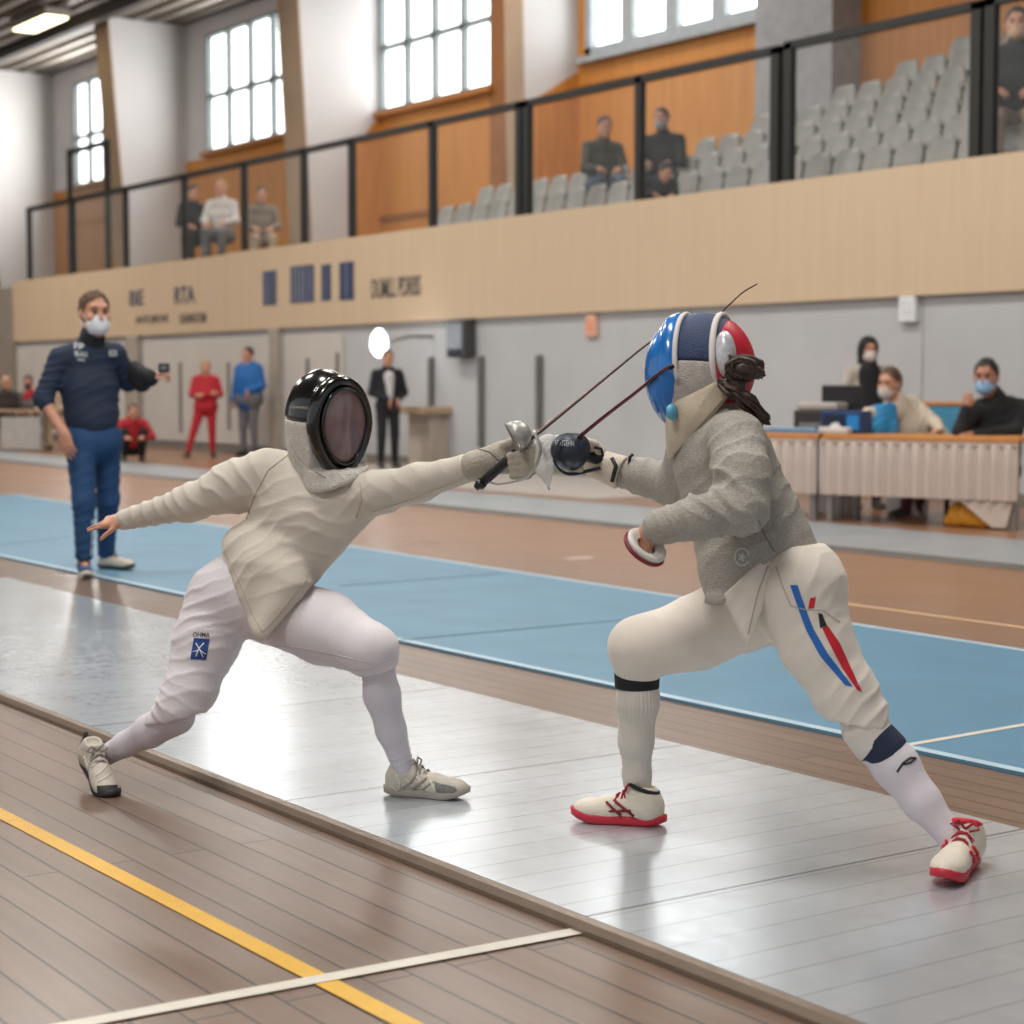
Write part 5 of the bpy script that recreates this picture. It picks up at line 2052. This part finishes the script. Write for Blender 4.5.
res = person(rr_, Jd, 1.0, .0052, SKIN, navy_top, blue_trs, {'a': (mat('ref_shoe_blue', (34, 62, 104), .6), mat('ref_sole', (218, 212, 202), .6), black_c), 'b': (mat('ref_shoe_cream', (206, 196, 180), .6), mat('ref_sole_dark', (60, 60, 64), .6), black_c)},
             mat('short_brown_hair', (92, 66, 46), .7, 0, .3, 60, .4, 200), mat('white_mask', (222, 224, 230), .8), tops=('pullover',), short_sleeve='a', headk=1.14, foldamp=.011)
ST = Surf(FR, res['top_pq'])
wb = mat('logo_white', (222, 224, 226), .6)
ST.text('chest_lettering', 'FP', ((74, 343), (84, 344), (84, 350), (74, 349)), wb, res['top'], .003)
ST.text('chest_lettering', 'BLAU', ((75, 351), (87, 352), (87, 357), (75, 356)), wb, res['top'], .003)
ST.text('chest_lettering', 'UER', ((77, 358), (85, 359), (85, 361.5), (77, 360.5)), wb, res['top'], .003)
ST.text('chest_lettering', 'EGS', ((109, 350.5), (117, 350.5), (117, 356), (109, 356)), wb, res['top'], .003)
# dark collar
F = Field(.007)
F.cone(J(91, 344, 11.74), J(94, 334, 11.72), .082, .074)
F.cut(J(94, 335.5, 11.72), A_(.0, .2, 1), .003)
fmesh('collar', F.mesh(), black_c, res['top'])
# far forearm with a black padded guard, small dark remote in the hand
F = Field(.008)
F.cone(J(135, 372, 11.92), J(142, 383, 11.86), .07, .06, k=.02)
F.cone(J(134, 372, 11.92), J(150, 378, 11.82), .06, .055, k=.02)
F.cone(J(131, 367, 11.92), J(133, 370, 11.92), .03, .05, k=.02)
fmesh('arm_guard', F.mesh(), black_c, rr_)
o = D(164, 368, 11.78)
rt = empty('hand_remote', o, YAW, 'small dark remote control held in the far hand of the referee', 'remote control')
MB().box((-.035, -.012, -.03), (.035, .012, .03)).build('remote_case', mat('remote_black', (34, 34, 38), .4), rt, bevel=.006)
MB().box((-.02, -.016, -.01), (.02, -.012, .015)).build('button_pad', mat('remote_grey', (110, 110, 116), .5), rt)
# white piping down the inner trouser leg
SL = Surf(FR, res['legs_pq'])
SL.line('trouser_piping', [(92.5, 520), (92, 540), (91, 556)], .004, wb, res['legs'], 5, 4)

# ================================================================= PEOPLE FURTHER BACK
EYE = None
red_t = mat('red_tracksuit', (176, 26, 40), .7, 0, .1, 8)
blue_j = mat('bright_blue_jacket', (16, 96, 168), .6, 0, .1, 7)
grey_t = mat('grey_trousers', (104, 104, 108), .8, 0, .1, 8)
dark_c = mat('dark_brown_cloth', (58, 52, 48), .8, 0, .15, 8)
olive = mat('olive_coat', (76, 72, 62), .8, 0, .15, 8)
denim = mat('pale_denim', (96, 108, 132), .8, 0, .12, 8)
cream = mat('cream_sweater', (206, 194, 176), .85, 0, .08, 10)
blond = mat('blond_hair', (168, 134, 92), .7, 0, .25, 50)
darkh = mat('black_hair', (34, 28, 26), .6, 0, .2, 50)
brownh = mat('brown_hair', (84, 58, 44), .6, 0, .2, 50)
maskw = mat('pale_mask', (206, 196, 190), .8)
maskb = mat('light_blue_mask', (138, 178, 214), .8)
shoe_d = (mat('dark_shoe', (44, 40, 40), .6), mat('dark_shoe_sole', (70, 66, 64), .6), black_c)
shoe_w = (mat('light_shoe', (190, 186, 182), .6), mat('light_shoe_sole', (206, 202, 198), .6), black_c)


def wall_fit(px, py, hpx):
    """stand on the ground at the foot pixel"""
    return gd(py)


PEOPLE = []


def stand(px, pyfoot, pytop, label, turn=0.0, height=None, name='person', pose=None, group=None, z=0.0, d=None, **kw):
    """upright figure: body axes turned by `turn` (0 = facing the camera)"""
    d = d or gd(pyfoot)
    f = Fig(px, d, z)
    H = height or (D(px, pytop, d)[2] - z)
    s = H / 1.75
    rt = empty(name, f.o, YAW, label, 'person', group)
    c, n = math.cos(turn), math.sin(turn)

    def B(x, y, zz):            # x across (image right when turn = 0), y forward (to camera), z up; in units of a 1.75 m body
        return A_(x * c + y * n, x * n - y * c, zz) * s
    j = dict(head=B(0, .03, 1.63), neck=B(0, 0, 1.48), sha=B(-.18, 0, 1.40), shb=B(.18, 0, 1.40), hipa=B(-.09, 0, .93), hipb=B(.09, 0, .93), hem=B(0, 0, .9),
             ela=B(-.25, .02, 1.12), elb=B(.25, .02, 1.12), wra=B(-.25, .1, .88), wrb=B(.25, .1, .88), kna=B(-.10, .03, .5), knb=B(.10, .03, .5),
             ana=B(-.11, 0, .09), anb=B(.11, 0, .09), toea=B(-.13, .2, .0), toeb=B(.13, .2, .0), face=nrm(B(0, 1, -.05)))
    j['haa'] = (nrm(B(0, .1, -1)), nrm(B(-1, 0, 0)), 1, .4)
    j['hab'] = (nrm(B(0, .1, -1)), nrm(B(1, 0, 0)), -1, .4)
    if pose:
        for k, v in pose(B).items():
            j[k] = v
    for k in ('toea', 'toeb'):
        j[k] = A_(j[k][0], j[k][1], max(j[k][2], .004))
    res = person(rt, j, s, kw.pop('h', .016), detail=kw.pop('detail', True), **kw)
    res['J'], res['fig'], res['B'], res['root'], res['s'] = j, f, B, rt, s
    PEOPLE.append(res)
    return res


def arms_folded(B):
    return dict(ela=B(-.26, .06, 1.14), elb=B(.26, .06, 1.14), wra=B(.08, .20, 1.17), wrb=B(-.08, .22, 1.13), haa=(nrm(B(1, 0, 0)), nrm(B(0, 1, .2)), 1, .3), hab=(nrm(B(-1, 0, 0)), nrm(B(0, 1, .2)), -1, .3))


def legs_apart(B):
    q = arms_folded(B)
    q.update(ana=B(-.34, .05, .09), kna=B(-.22, .03, .5), toea=B(-.4, .25, 0))
    return q


stand(207, 457, 361, 'person in red tracksuit with long blond hair standing by the back wall, arms folded', .25, pose=legs_apart, top=red_t, legs=red_t, shoes=shoe_d, hair=blond, hairlen=.26, fat=1.3, foldamp=.015, headk=1.1)
stand(250, 448, 347, 'person in bright blue jacket and grey trousers standing by the pale back wall', -.5, pose=lambda B: dict(wrb=B(.12, .2, 1.05), elb=B(.27, 0, 1.14)),
      top=blue_j, legs=grey_t, shoes=shoe_d, hair=darkh, fat=1.5, d=float(W(250, 448, 13.95).dot(V)), height=1.78, foldamp=.015)
r = stand(388, 468, 350, 'person in open dark jacket over white shirt standing below the round lamp', .35, pose=lambda B: dict(wra=B(-.02, .2, 1.0), wrb=B(.1, .2, 1.0), ela=B(-.25, 0, 1.12), elb=B(.26, 0, 1.12)),
          top=black_c, legs=black_c, shoes=shoe_d, hair=darkh)
F = Field(.016)
F.cone(r['B'](0, .075, 1.36), r['B'](0, .085, 1.04), .085 * r['s'], .07 * r['s'])
fmesh('shirt', F.mesh(), mat('white_shirt', (206, 204, 204), .8), r['root'])


def seated(px, py_hip, d, label, turn=0.0, s=1.0, pose=None, name='person', group=None, legdrop=.45, **kw):
    """sitting figure, hip height from the pixel"""
    zz = D(px, py_hip, d)[2] if py_hip < 380 else legdrop * s
    f = Fig(px, d, zz)
    rt = empty(name, f.o, YAW, label, 'person', group)
    c, n = math.cos(turn), math.sin(turn)

    def B(x, y, z):
        return A_(x * c + y * n, x * n - y * c, z) * s
    j = dict(hipa=B(-.1, 0, .02), hipb=B(.1, 0, .02), hem=B(0, 0, .03), sha=B(-.18, .05, .50), shb=B(.18, .05, .50), neck=B(0, .06, .58), head=B(0, .1, .73),
             ela=B(-.25, .12, .25), elb=B(.25, .12, .25), wra=B(-.13, .34, .2), wrb=B(.13, .34, .2), kna=B(-.13, .42, .05), knb=B(.13, .42, .05),
             ana=B(-.13, .42, -legdrop + .09), anb=B(.13, .42, -legdrop + .09), toea=B(-.14, .6, -legdrop), toeb=B(.14, .6, -legdrop), face=nrm(B(0, 1, -.12)))
    j['haa'] = (nrm(B(.6, .7, -.3)), nrm(B(0, .3, 1)), 1, .5)
    j['hab'] = (nrm(B(-.6, .7, -.3)), nrm(B(0, .3, 1)), -1, .5)
    if pose:
        j.update(pose(B))
    res = person(rt, j, s, kw.pop('h', .015), detail=kw.pop('detail', True), **kw)
    res['J'], res['fig'], res['B'], res['root'], res['s'] = j, f, B, rt, s
    PEOPLE.append(res)
    return res


# crouching in red behind the referee
seated(133, 448, gd(461) , 'person in red top crouching by the back wall behind the referee', .3, .95, pose=lambda B: dict(sha=B(-.17, .16, .42), shb=B(.17, .16, .42), neck=B(0, .2, .5), head=B(0, .26, .6), hem=B(0, .02, .08),
       kna=B(-.15, .32, .28), knb=B(.15, .32, .28), ana=B(-.14, .12, -.12), anb=B(.14, .12, -.12), toea=B(-.15, .3, -.2), toeb=B(.15, .3, -.2), ela=B(-.3, .2, .2), elb=B(.3, .2, .2)), legdrop=.2,
       top=red_t, legs=black_c, shoes=shoe_d, hair=brownh)
# group around the small table at the left edge
dl = gd(452)
seated(6, 428, dl + 1.4, 'bald person in dark clothing seated at the left edge behind the small table', .7, 1.0, top=dark_c, legs=black_c, shoes=shoe_w, hair=None, legdrop=.48)
seated(31, 424, dl + 2.0, 'dark haired person with a red bib seated at the small table near the referee', .1, 1.0, top=mat('grey_sweater', (120, 112, 108), .8), legs=grey_t, shoes=shoe_d, hair=darkh, mask=black_c, legdrop=.48)
p = D(31, 396, dl + .9)
rt = empty('red_bib', p, YAW, 'crumpled red cloth on the small table at the left edge', 'cloth')
F = Field(.012)
F.chain([A_(-.1, 0, -.02), A_(-.02, .03, .04), A_(.08, -.02, .0)], [.05, .07, .04])
F.cone(A_(.05, 0, .03), A_(.0, 0, .13), .05, .03)
PQ = F.mesh()
fmesh('folded_cloth', (folds(*PQ, [(A_(-.1, 0, 0), A_(.1, 0, .05), .1, .012, .06, .6)], 2), PQ[1]), red_t, rt)
seated(56, 424, dl + 1.4, 'person in beige trousers seated half hidden behind the referee', -.3, 1.0, top=mat('beige_top', (186, 166, 144), .8), legs=mat('beige_trousers', (196, 172, 144), .8), shoes=shoe_d, hair=brownh, legdrop=.48)
p = D(10, 410, dl + .8)
tz = p[2]
rt = empty('small_table', (p[0], p[1], 0), YAW, 'small wooden topped table at the left edge beside the referee', 'table')
MB().box((-1.2, -.3, tz - .04), (.75, .35, tz)).build('table_top', mat('table_beige', (176, 146, 118), .6), rt, bevel=.01)
for x in (-1.1, .65):
    for y in (-.22, .27):
        MB().box((x - .025, y - .025, 0), (x + .025, y + .025, tz - .04)).build('leg', mat('table_leg', (120, 116, 112), .5), rt)
MB().box((-.1, -.28, .02), (.6, -.22, tz - .12)).build('skirt', mat('table_skirt_grey', (188, 184, 180), .8), rt, bevel=.01)

# ================================================================= OFFICIALS' TABLE
skirt_m = mat('pleated_skirt', (198, 182, 172), .8, 0, .04, 4)
topw = mat('table_wood', (196, 132, 70), .5, 0, .1, 5)
ps = [(768, 431, 740, .0), (1021, 438, 0, 0)]
dR = 1.2 * FPX / (531 - HOR)
tA = G(1018, 531, 0)                      # near right foot of the table front
zt_ = D(1018, 437.5, dR)[2]               # top height
# direction of the front: from the pixel of the left end of the longer section
dj = None
best = None
for dd in np.linspace(13, 24, 441):
    q = D(822, 434.0, dd)
    e = abs(q[2] - zt_)
    if best is None or e < best[0]:
        best = (e, q)
tB = best[1]
dirx = nrm((tA - tB) * A_(1, 1, 0))
diry = A_(-dirx[1], dirx[0], 0)
if diry[1] < 0:
    diry = -diry
ang = math.atan2(dirx[1], dirx[0])
Ltab = np.linalg.norm((tA - tB) * A_(1, 1, 0))
print('TABLE', tA, tB, zt_, Ltab)
DEP = .62


def official_table(org, L, label, front_leg=True):
    rt = empty('officials_table', (org[0], org[1], 0), ang, label, 'table', None)
    MB().box((0, 0, zt_ - .045), (L, DEP, zt_)).build('table_top', topw, rt, bevel=.008)
    # pleated skirt hanging from the front edge
    n = int(L / .024)
    vs, fs = [], []
    zlo = zt_ - .52
    for i in range(n + 1):
        x = L * i / n
        ph = 2 * math.pi * x / .115
        yy = -.03 + .024 * math.sin(ph) + .004 * math.sin(3 * ph)
        for k, (z, f) in enumerate(((zt_ - .047, .25), (zt_ - .09, .9), ((zt_ + zlo) / 2, 1.0), (zlo, 1.15))):
            vs.append((x + .02 * (k / 3) * math.sin(i * 1.7) * .2, -.012 + (yy + .012) * f, z))
    for i in range(n):
        for k in range(3):
            a = i * 4 + k
            fs.append((a, a + 4, a + 5, a + 1))
    MB().add(vs, fs).build('pleated_skirt', skirt_m, rt, True)
    MB().box((0, -.03, zt_ - .075), (L, -.004, zt_ - .047)).build('skirt_band', mat('skirt_band', (190, 168, 156), .8), rt)
    for x in (.06, L - .06):
        for y in (.06, DEP - .06):
            MB().box((x - .028, y - .028, 0), (x + .028, y + .028, zt_ - .045)).build('leg', mat('metal_leg', (150, 146, 142), .4, .5), rt)
    return rt


ot1 = official_table(tB, Ltab, 'long officials table with pale pleated skirt and orange wooden top')
# trestle bracket under the right end
MB().prism([(Ltab - .5, -.012, zt_ - .53), (Ltab - .05, -.012, zt_ - .53), (Ltab - .1, -.012, .02), (Ltab - .22, -.012, .02)], (0, .03, 0)).build('end_bracket', mat('bracket_beige', (204, 190, 178), .7), ot1)
L2 = 1.3
tC = tB - dirx * (L2 + .04)
ot2 = official_table(tC, L2, 'second officials table joined on, partly behind the fencer in the grey jacket')


def on_table(x, y, root_org=None):
    q = (tB if root_org is None else root_org) + dirx * x + diry * y
    return A_(q[0], q[1], zt_ + .001)


def tx(px, y):
    """distance along the table front where the image column px meets the line y behind the front"""
    q0 = tB + diry * y
    k = (px - 512) / FPX
    a = R - V * k
    return -(q0[:2].dot(a[:2])) / (dirx[:2].dot(a[:2]))


# things on the tables
q = on_table(tx(797, .3), .3)
rt = empty('paper_stack', q, ang, 'flat blue folders lying on the officials table nearest the fencer', 'folders')
MB().box((-.3, -.15, 0), (.3, .15, .025)).build('lower_folder', mat('blue_folder', (84, 128, 168), .5), rt, bevel=.004)
MB().box((-.22, -.13, .026), (.24, .13, .045)).build('upper_folder', mat('pale_folder', (150, 176, 196), .5), rt, bevel=.004)
q = on_table(tx(824, .42), .42)
rt = empty('printer', q, ang, 'dark printer with a grey lid on the officials table', 'printer')
MB().box((-.22, -.17, 0), (.22, .17, .2)).build('printer_body', mat('printer_black', (50, 44, 44), .5), rt, bevel=.015)
MB().box((-.2, -.15, .2), (.2, .15, .27)).build('lid', mat('printer_grey', (178, 168, 160), .5), rt, bevel=.02)
MB().box((-.15, -.19, .05), (.15, -.17, .09)).build('paper_slot', mat('slot_grey', (120, 116, 112), .5), rt)
q = on_table(tx(846, .25), .25)
rt = empty('scoring_box', q, ang, 'dark blue scoring box on the officials table below the hooded person', 'scoring box')
MB().box((-.2, -.1, 0), (.2, .1, .2)).build('box_body', mat('scoring_blue', (34, 60, 104), .5), rt, bevel=.012)
MB().box((.06, -.108, .03), (.17, -.1, .16)).build('display', mat('scoring_display', (40, 128, 196), .3), rt)
MB().box((-.17, -.108, .06), (.03, -.1, .16)).build('front_plate', mat('scoring_plate', (22, 34, 60), .4), rt)
q = on_table(tx(842, .5), .5)
rt = empty('monitor', q, ang, 'black monitor standing behind the dark blue scoring box', 'monitor')
MB().box((-.2, -.02, .12), (.2, .02, .42)).build('screen', mat('monitor_black', (30, 28, 30), .4), rt, bevel=.008)
MB().box((-.03, -.02, 0), (.03, .04, .12)).box((-.1, -.07, 0), (.1, .07, .015)).build('stand', mat('monitor_stand', (40, 38, 40), .4), rt)
q = on_table(tx(835, .08), .08)
rt = empty('tissue_pack', q, ang, 'small white packet at the front edge of the officials table', 'packet')
MB().box((-.14, -.05, 0), (.14, .05, .06)).build('packet', mat('packet_white', (208, 198, 192), .6), rt, bevel=.015)
MB().prism([(-.05, -.01, .06), (.05, -.01, .06), (.02, -.01, .1), (-.03, -.01, .09)], (0, .02, 0)).build('tissue', mat('tissue_white', (228, 226, 224), .8), rt)


def behind(px, y):
    q = tB + dirx * tx(px, y) + diry * y
    return q, float(q.dot(V))


def table_person(px, y, label, pyhead, turn, s, pose, **kw):
    q, d = behind(px, y)
    # head height from the picture decides how far the figure leans
    return seated(px, 500, d, label, turn, s, pose, **kw), d


# hooded person standing behind
q, d = behind(868, 1.75)
zh = D(866, 338, d)[2]
stand(866, 520, 338, 'person in black hood and scarf standing behind the officials table', .1, height=zh, d=d, pose=lambda B: dict(wra=B(-.12, .22, 1.0), wrb=B(.1, .25, 1.02), haa=None, hab=None),
      top=mat('beige_coat', (178, 168, 156), .85), legs=black_c, shoes=shoe_d, hair=None, hat=black_c, mask=maskw, fat=.9, headk=1.1)
F = Field(.016)
rr = PEOPLE[-1]
F.cone(rr['B'](0, .07, 1.40), rr['B'](.02, .085, 1.0), .12 * rr['s'], .13 * rr['s'], flat=(rr['B'](0, 1, 0), .5))
fmesh('scarf', F.mesh(), black_c, rr['root'])
r = None
# leaning person in the cream sweater
q, d = behind(899, .95)
zseat = .46
f = Fig(899, d, 0)
Jt = f.J
rt = empty('person', f.o, YAW, 'brown haired person in cream sweater and pale mask leaning on the officials table', 'person')
tzc = zt_
ya = d - .25
jd = dict(face=nrm(A_(-.62, -.75, -.18)), hup=A_(.12, 0, 1), head=Jt(889, 383, d - .22), neck=Jt(901, 403, d - .16), sha=Jt(886, 414, d - .22), shb=Jt(912, 404, d - .02), hipa=Jt(926, 455, d + .05), hipb=Jt(944, 455, d + .15), hem=Jt(932, 440, d + .08),
          ela=Jt(868, 414, d - .35), wra=Jt(860, 430, d - .42), elb=Jt(936, 424, d - .2), wrb=Jt(940, 431, d - .4), haa=(A_(-.3, -.9, -.1), A_(0, 0, 1), 1, .3), hab=(A_(-.7, -.7, 0), A_(0, 0, 1), 1, .3),
          kna=Jt(912, 470, d - .25), knb=Jt(930, 470, d - .2), ana=Jt(905, 512, d - .1), anb=Jt(915, 510, d + .05), toea=Jt(890, 517, d - .25), toeb=Jt(900, 514, d - .05))
for k in ('toea', 'toeb'):
    jd[k][2] = .005
rs = person(rt, jd, .98, .013, SKIN, cream, mat('dark_red_trousers', (96, 48, 48), .8), shoe_d, brownh, maskw, hairlen=.14, tops=('sweater',), fat=1.3, headk=1.15, foldamp=.016)
F = Field(.013)
F.cone(Jt(882, 409, d - .30), Jt(876, 429, d - .38), .095, .10, k=.03, flat=(A_(0, 1, 0), .6))
F.cone(Jt(888, 410, d - .28), Jt(890, 429, d - .34), .08, .08, k=.03, flat=(A_(0, 1, 0), .6))
F.cut(Jt(880, 404, d - .3), A_(-.15, 0, 1), .004)
PQ = F.mesh()
fmesh('blue_shirt', (folds(*PQ, [(Jt(884, 404, d - .36), Jt(881, 430, d - .36), .15, .014, .08, .8)], 3), PQ[1]), mat('sky_blue_shirt', (42, 132, 184), .7, 0, .1, 8), rt)
# man in the black jacket with the blue mask
q, d = behind(988, .85)
f = Fig(988, d, 0)
Jt = f.J
rt = empty('person', f.o, YAW, 'dark haired man in black jacket and light blue mask sitting at the officials table', 'person')
jd = dict(face=nrm(A_(-.45, -.88, -.12)), head=Jt(986, 377, d - .12), neck=Jt(997, 398, d - .05), sha=Jt(972, 412, d - .12), shb=Jt(1020, 408, d + .08), hipa=Jt(985, 470, d), hipb=Jt(1005, 470, d + .1), hem=Jt(997, 458, d + .05),
          ela=Jt(960, 431, d - .35), wra=Jt(966, 407, d - .36), elb=Jt(1016, 431, d - .3), wrb=Jt(972, 435, d - .42), haa=(nrm(A_(.2, .1, 1)), nrm(A_(-.3, -1, 0)), 1, .8), hab=(nrm(A_(-1, -.2, 0)), nrm(A_(0, 0, 1)), -1, .5),
          kna=Jt(970, 480, d - .4), knb=Jt(1000, 480, d - .4), ana=Jt(972, 516, d - .1), anb=Jt(1002, 516, d - .1), toea=Jt(970, 524, d - .3), toeb=Jt(1000, 524, d - .3))
for k in 'ab':
    jd['toe' + k][2] = .005
    jd['an' + k][2] = .09
person(rt, jd, 1.08, .012, SKIN2, black_c, black_c, shoe_d, darkh, maskb, fat=1.3, tops=('jacket',), headk=1.16, foldamp=.016)
# chairs behind them
for px, y, lab in ((943, 1.62, 'blue backed chair between the two people seated at the officials table'),):
    q, d = behind(px, y)
    rt = empty('chair', (q[0], q[1], 0), ang, lab, 'chair')
    MB().box((-.24, -.02, .6), (.24, .03, 1.0)).build('backrest', mat('blue_backrest', (72, 142, 176), .6), rt, bevel=.02)
    MB().box((-.26, -.03, .99), (.26, .04, 1.03)).build('top_rail', topw, rt, bevel=.01)
    MB().box((-.23, -.42, .43), (.23, .02, .48)).build('seat', MATS['blue_backrest'], rt, bevel=.015)
    for x in (-.22, .22):
        MB().box((x - .018, -.015, 0), (x + .018, .02, .99)).build('leg', black_c, rt)
        MB().box((x - .018, -.41, 0), (x + .018, -.375, .43)).build('leg', black_c, rt)
# yellow bag on the floor
q, d = behind(981, .22)
rt = empty('yellow_bag', (q[0], q[1], 0), ang, 'crumpled orange yellow bag on the floor under the officials table', 'bag')
F = Field(.012)
F.box(A_(0, 0, .10), A_(.24, .13, .10), None, .06)
F.cone(A_(-.25, -.05, .05), A_(.1, 0, .2), .05, .06, k=.06)
PQ = F.mesh()
fmesh('bag_body', (folds(*PQ, [(A_(-.2, 0, .1), A_(.2, 0, .1), .2, .03, .1, .6)], 2), PQ[1]), mat('bag_yellow', (216, 148, 40), .6), rt)
MB().tube(bez([(-.1, -.02, .2), (-.06, -.03, .3), (.04, -.03, .3), (.08, -.02, .2)], 5), .01, 6).build('handle', mat('bag_handle', (170, 104, 30), .6), rt, True)
# pale crates under the table
for px, w, lab in ((838, .34, 'pale crate on the floor under the officials table, left of the table legs'), (908, .3, 'pale crate on the floor under the officials table, behind the dark shoes')):
    q, d = behind(px, 1.15 if px > 900 else 1.0)
    rt = empty('storage_crate', (q[0], q[1], 0), ang, lab, 'crate')
    MB().box((-w / 2, -.15, 0), (w / 2, .15, .24)).build('crate_body', mat('crate_pale', (176, 174, 176), .6), rt, bevel=.015)
    MB().box((-w / 2 - .012, -.162, .24), (w / 2 + .012, .162, .27)).build('lid', mat('crate_lid', (194, 192, 194), .6), rt, bevel=.006)

# ================================================================= SPECTATORS ON THE GALLERY


def dg(px, Y):
    return float(W(px, 150, Y).dot(V))


hands_lap = lambda B: dict(sha=B(-.19, .10, .48), shb=B(.19, .10, .48), neck=B(0, .14, .57), head=B(0, .2, .71), elb=B(.25, .2, .2), ela=B(-.25, .2, .2))
seated(599, 188, dg(599, 15.95), 'person in dark olive coat and pale jeans sitting on the gallery steps', .25, 1.14, pose=hands_lap, top=olive, legs=denim, shoes=shoe_d, hair=darkh, legdrop=.42)
seated(664, 183, dg(664, 15.95), 'person in black jacket and grey mask sitting on the gallery beside the railing post', -.35, 1.14, pose=hands_lap, top=black_c, legs=mat('dark_jeans', (44, 50, 66), .8), shoes=shoe_d, hair=darkh, mask=mat('grey_mask', (150, 152, 160), .8), legdrop=.42)
seated(652, 212, dg(652, 15.0), 'bent over spectator in dark clothes close behind the railing, below the masked one', .3, .95, pose=lambda B: dict(sha=B(-.17, .26, .36), shb=B(.17, .26, .36), neck=B(0, .32, .42), head=B(0, .42, .48), face=nrm(B(.2, 1, -.6))),
       top=mat('dark_navy_coat', (36, 40, 54), .8), legs=black_c, shoes=shoe_d, hair=darkh, legdrop=.45)
q = seated(1009, 122, dg(1009, 15.55), 'bearded person in black jacket sitting at the far right end of the gallery', -.3, 1.35, pose=lambda B: dict(kna=B(-.13, .34, .0), knb=B(.13, .34, .0), ana=B(-.13, .26, -.33), anb=B(.13, .26, -.33), toea=B(-.14, .42, -.42), toeb=B(.14, .42, -.42)), top=black_c, legs=mat('khaki_trousers', (150, 132, 112), .8), shoes=shoe_d, hair=darkh, mask=mat('tan_mask', (196, 164, 134), .8), legdrop=.42)
# far left of the gallery: people among the coats
seated(196, 240, dg(196, 16.2), 'person in black behind the railing under the second window', .4, 1.25, top=black_c, legs=black_c, shoes=shoe_d, hair=darkh, legdrop=.42)
seated(226, 238, dg(226, 16.2), 'person in white top on the gallery under the second window', -.2, 1.28, top=mat('white_top', (200, 196, 192), .85), legs=grey_t, shoes=shoe_d, hair=blond, legdrop=.42)
seated(264, 243, dg(264, 16.2), 'person in grey brown clothes on the gallery left of the wide leaning column', .2, 1.2, top=mat('greybrown_top', (128, 116, 104), .85), legs=mat('stone_trousers', (178, 160, 138), .85), shoes=shoe_d, hair=darkh, legdrop=.42)
# a few bits left on the steps
for px, Y, z, sc, lab in ((812, 16.5, 4.0, 1.0, 'dark bag on the gallery seats left of the tall seat block'), (735, 16.0, 3.75, .8, 'dark bag lying on the lower gallery seats near the paired posts')):
    q = W(px, 120, Y)
    o = empty('dark_bag', (q[0], Y, z - .37), 0, lab, 'bag')
    F = Field(.016)
    F.box(A_(0, 0, .14), A_(.3, .16, .14) * sc, None, .08)
    F.cone(A_(-.2, 0, .1), A_(.22, 0, .22), .1, .12)
    fmesh('bag_body', F.mesh(), dark_c, o)
    MB().tube(bez([(-.12, 0, .28), (-.06, 0, .38), (.06, 0, .38), (.12, 0, .28)], 5), .014, 6).build('handle', black_c, o, True)

# bench under the three people at the left end of the gallery
zs = [float(r['fig'].o[2]) - .11 * r['s'] for r in PEOPLE[-3:]]
xa, xb = W(180, 150, 16.2)[0], W(285, 150, 16.2)[0]
rt = empty('gallery_bench', (xa, 16.0, ZG), 0, 'plain wooden bench behind the railing under the second window', 'bench')
MB().box((0, 0, min(zs) - ZG - .06), (xb - xa, .5, min(zs) - ZG)).build('seat_board', mat('bench_wood', (150, 106, 62), .6), rt, bevel=.01)
for x in (.1, (xb - xa) / 2, xb - xa - .1):
    MB().box((x - .04, .05, 0), (x + .04, .45, min(zs) - ZG - .06)).build('leg', step_m, rt)
# ================================================================= CAMERA, LIGHT
cd = bpy.data.cameras.new('camera')
cam = bpy.data.objects.new('camera', cd)
COL.objects.link(cam)
cd.sensor_width = 36
cd.lens = 36 * FPX / 1024
cam.location = CAM
cam.rotation_euler = (math.pi / 2 - PITCH, 0, math.atan2(-V[0], V[1]))
cd.dof.use_dof = True
cd.dof.focus_distance = 5.15
cd.dof.aperture_fstop = 3.4
cd.clip_end = 300
SC.camera = cam
w = bpy.data.worlds.new('world')
SC.world = w
w.use_nodes = True
bg = w.node_tree.nodes['Background']
bg.inputs[0].default_value = (.93, .96, 1, 1)
bg.inputs[1].default_value = .62


def area(name, loc, size, power, col=(1, 1, 1), rot=(0, 0, 0), sy=None):
    l = bpy.data.lights.new(name, 'AREA')
    l.energy = power
    l.color = col
    l.shape = 'RECTANGLE'
    l.size = size
    l.size_y = sy or size
    o = bpy.data.objects.new(name, l)
    COL.objects.link(o)
    o.location = loc
    o.rotation_euler = rot
    return o


for x in (-24, -14, -5):
    for y in (1.5, 9):
        area('ceiling_lamp_light', (x, y, ZC - .3), 3.2, 480, (1, .96, .9), sy=1.4)
area('ceiling_lamp_light', (-1.5, -4, ZC - .3), 3.2, 520, (1, .96, .9), sy=1.4)  # unseen fill, added to brighten the fencers from the camera side
area('ceiling_lamp_light', (-37, 8.5, ZC - .3), 4, 800, (1, .95, .88), sy=1.6)  # unseen fill, added to lift the dim wall at the left
area('gallery_lamp_light', (-26, 16.5, 9.3), 12, 350, (1, .95, .88), sy=2)  # unseen area light, added to brighten the gallery walls and fins
for i, (x0, x1, z0, z1, nc, fm) in enumerate(wins):
    area('window_daylight', ((x0 + x1) / 2, YU - .2, (z0 + z1) / 2), x1 - x0, (420, 190, 34, 45)[i], (1, .98, .94), (-math.pi / 2, 0, 0), sy=z1 - z0)
SC.view_settings.view_transform = 'Standard'
SC.view_settings.look = 'None'
SC.view_settings.exposure = 0.0
SC.cycles.use_denoising = True
SC.cycles.max_bounces = 6
SC.cycles.transparent_max_bounces = 12
SC.cycles.sample_clamp_indirect = 6
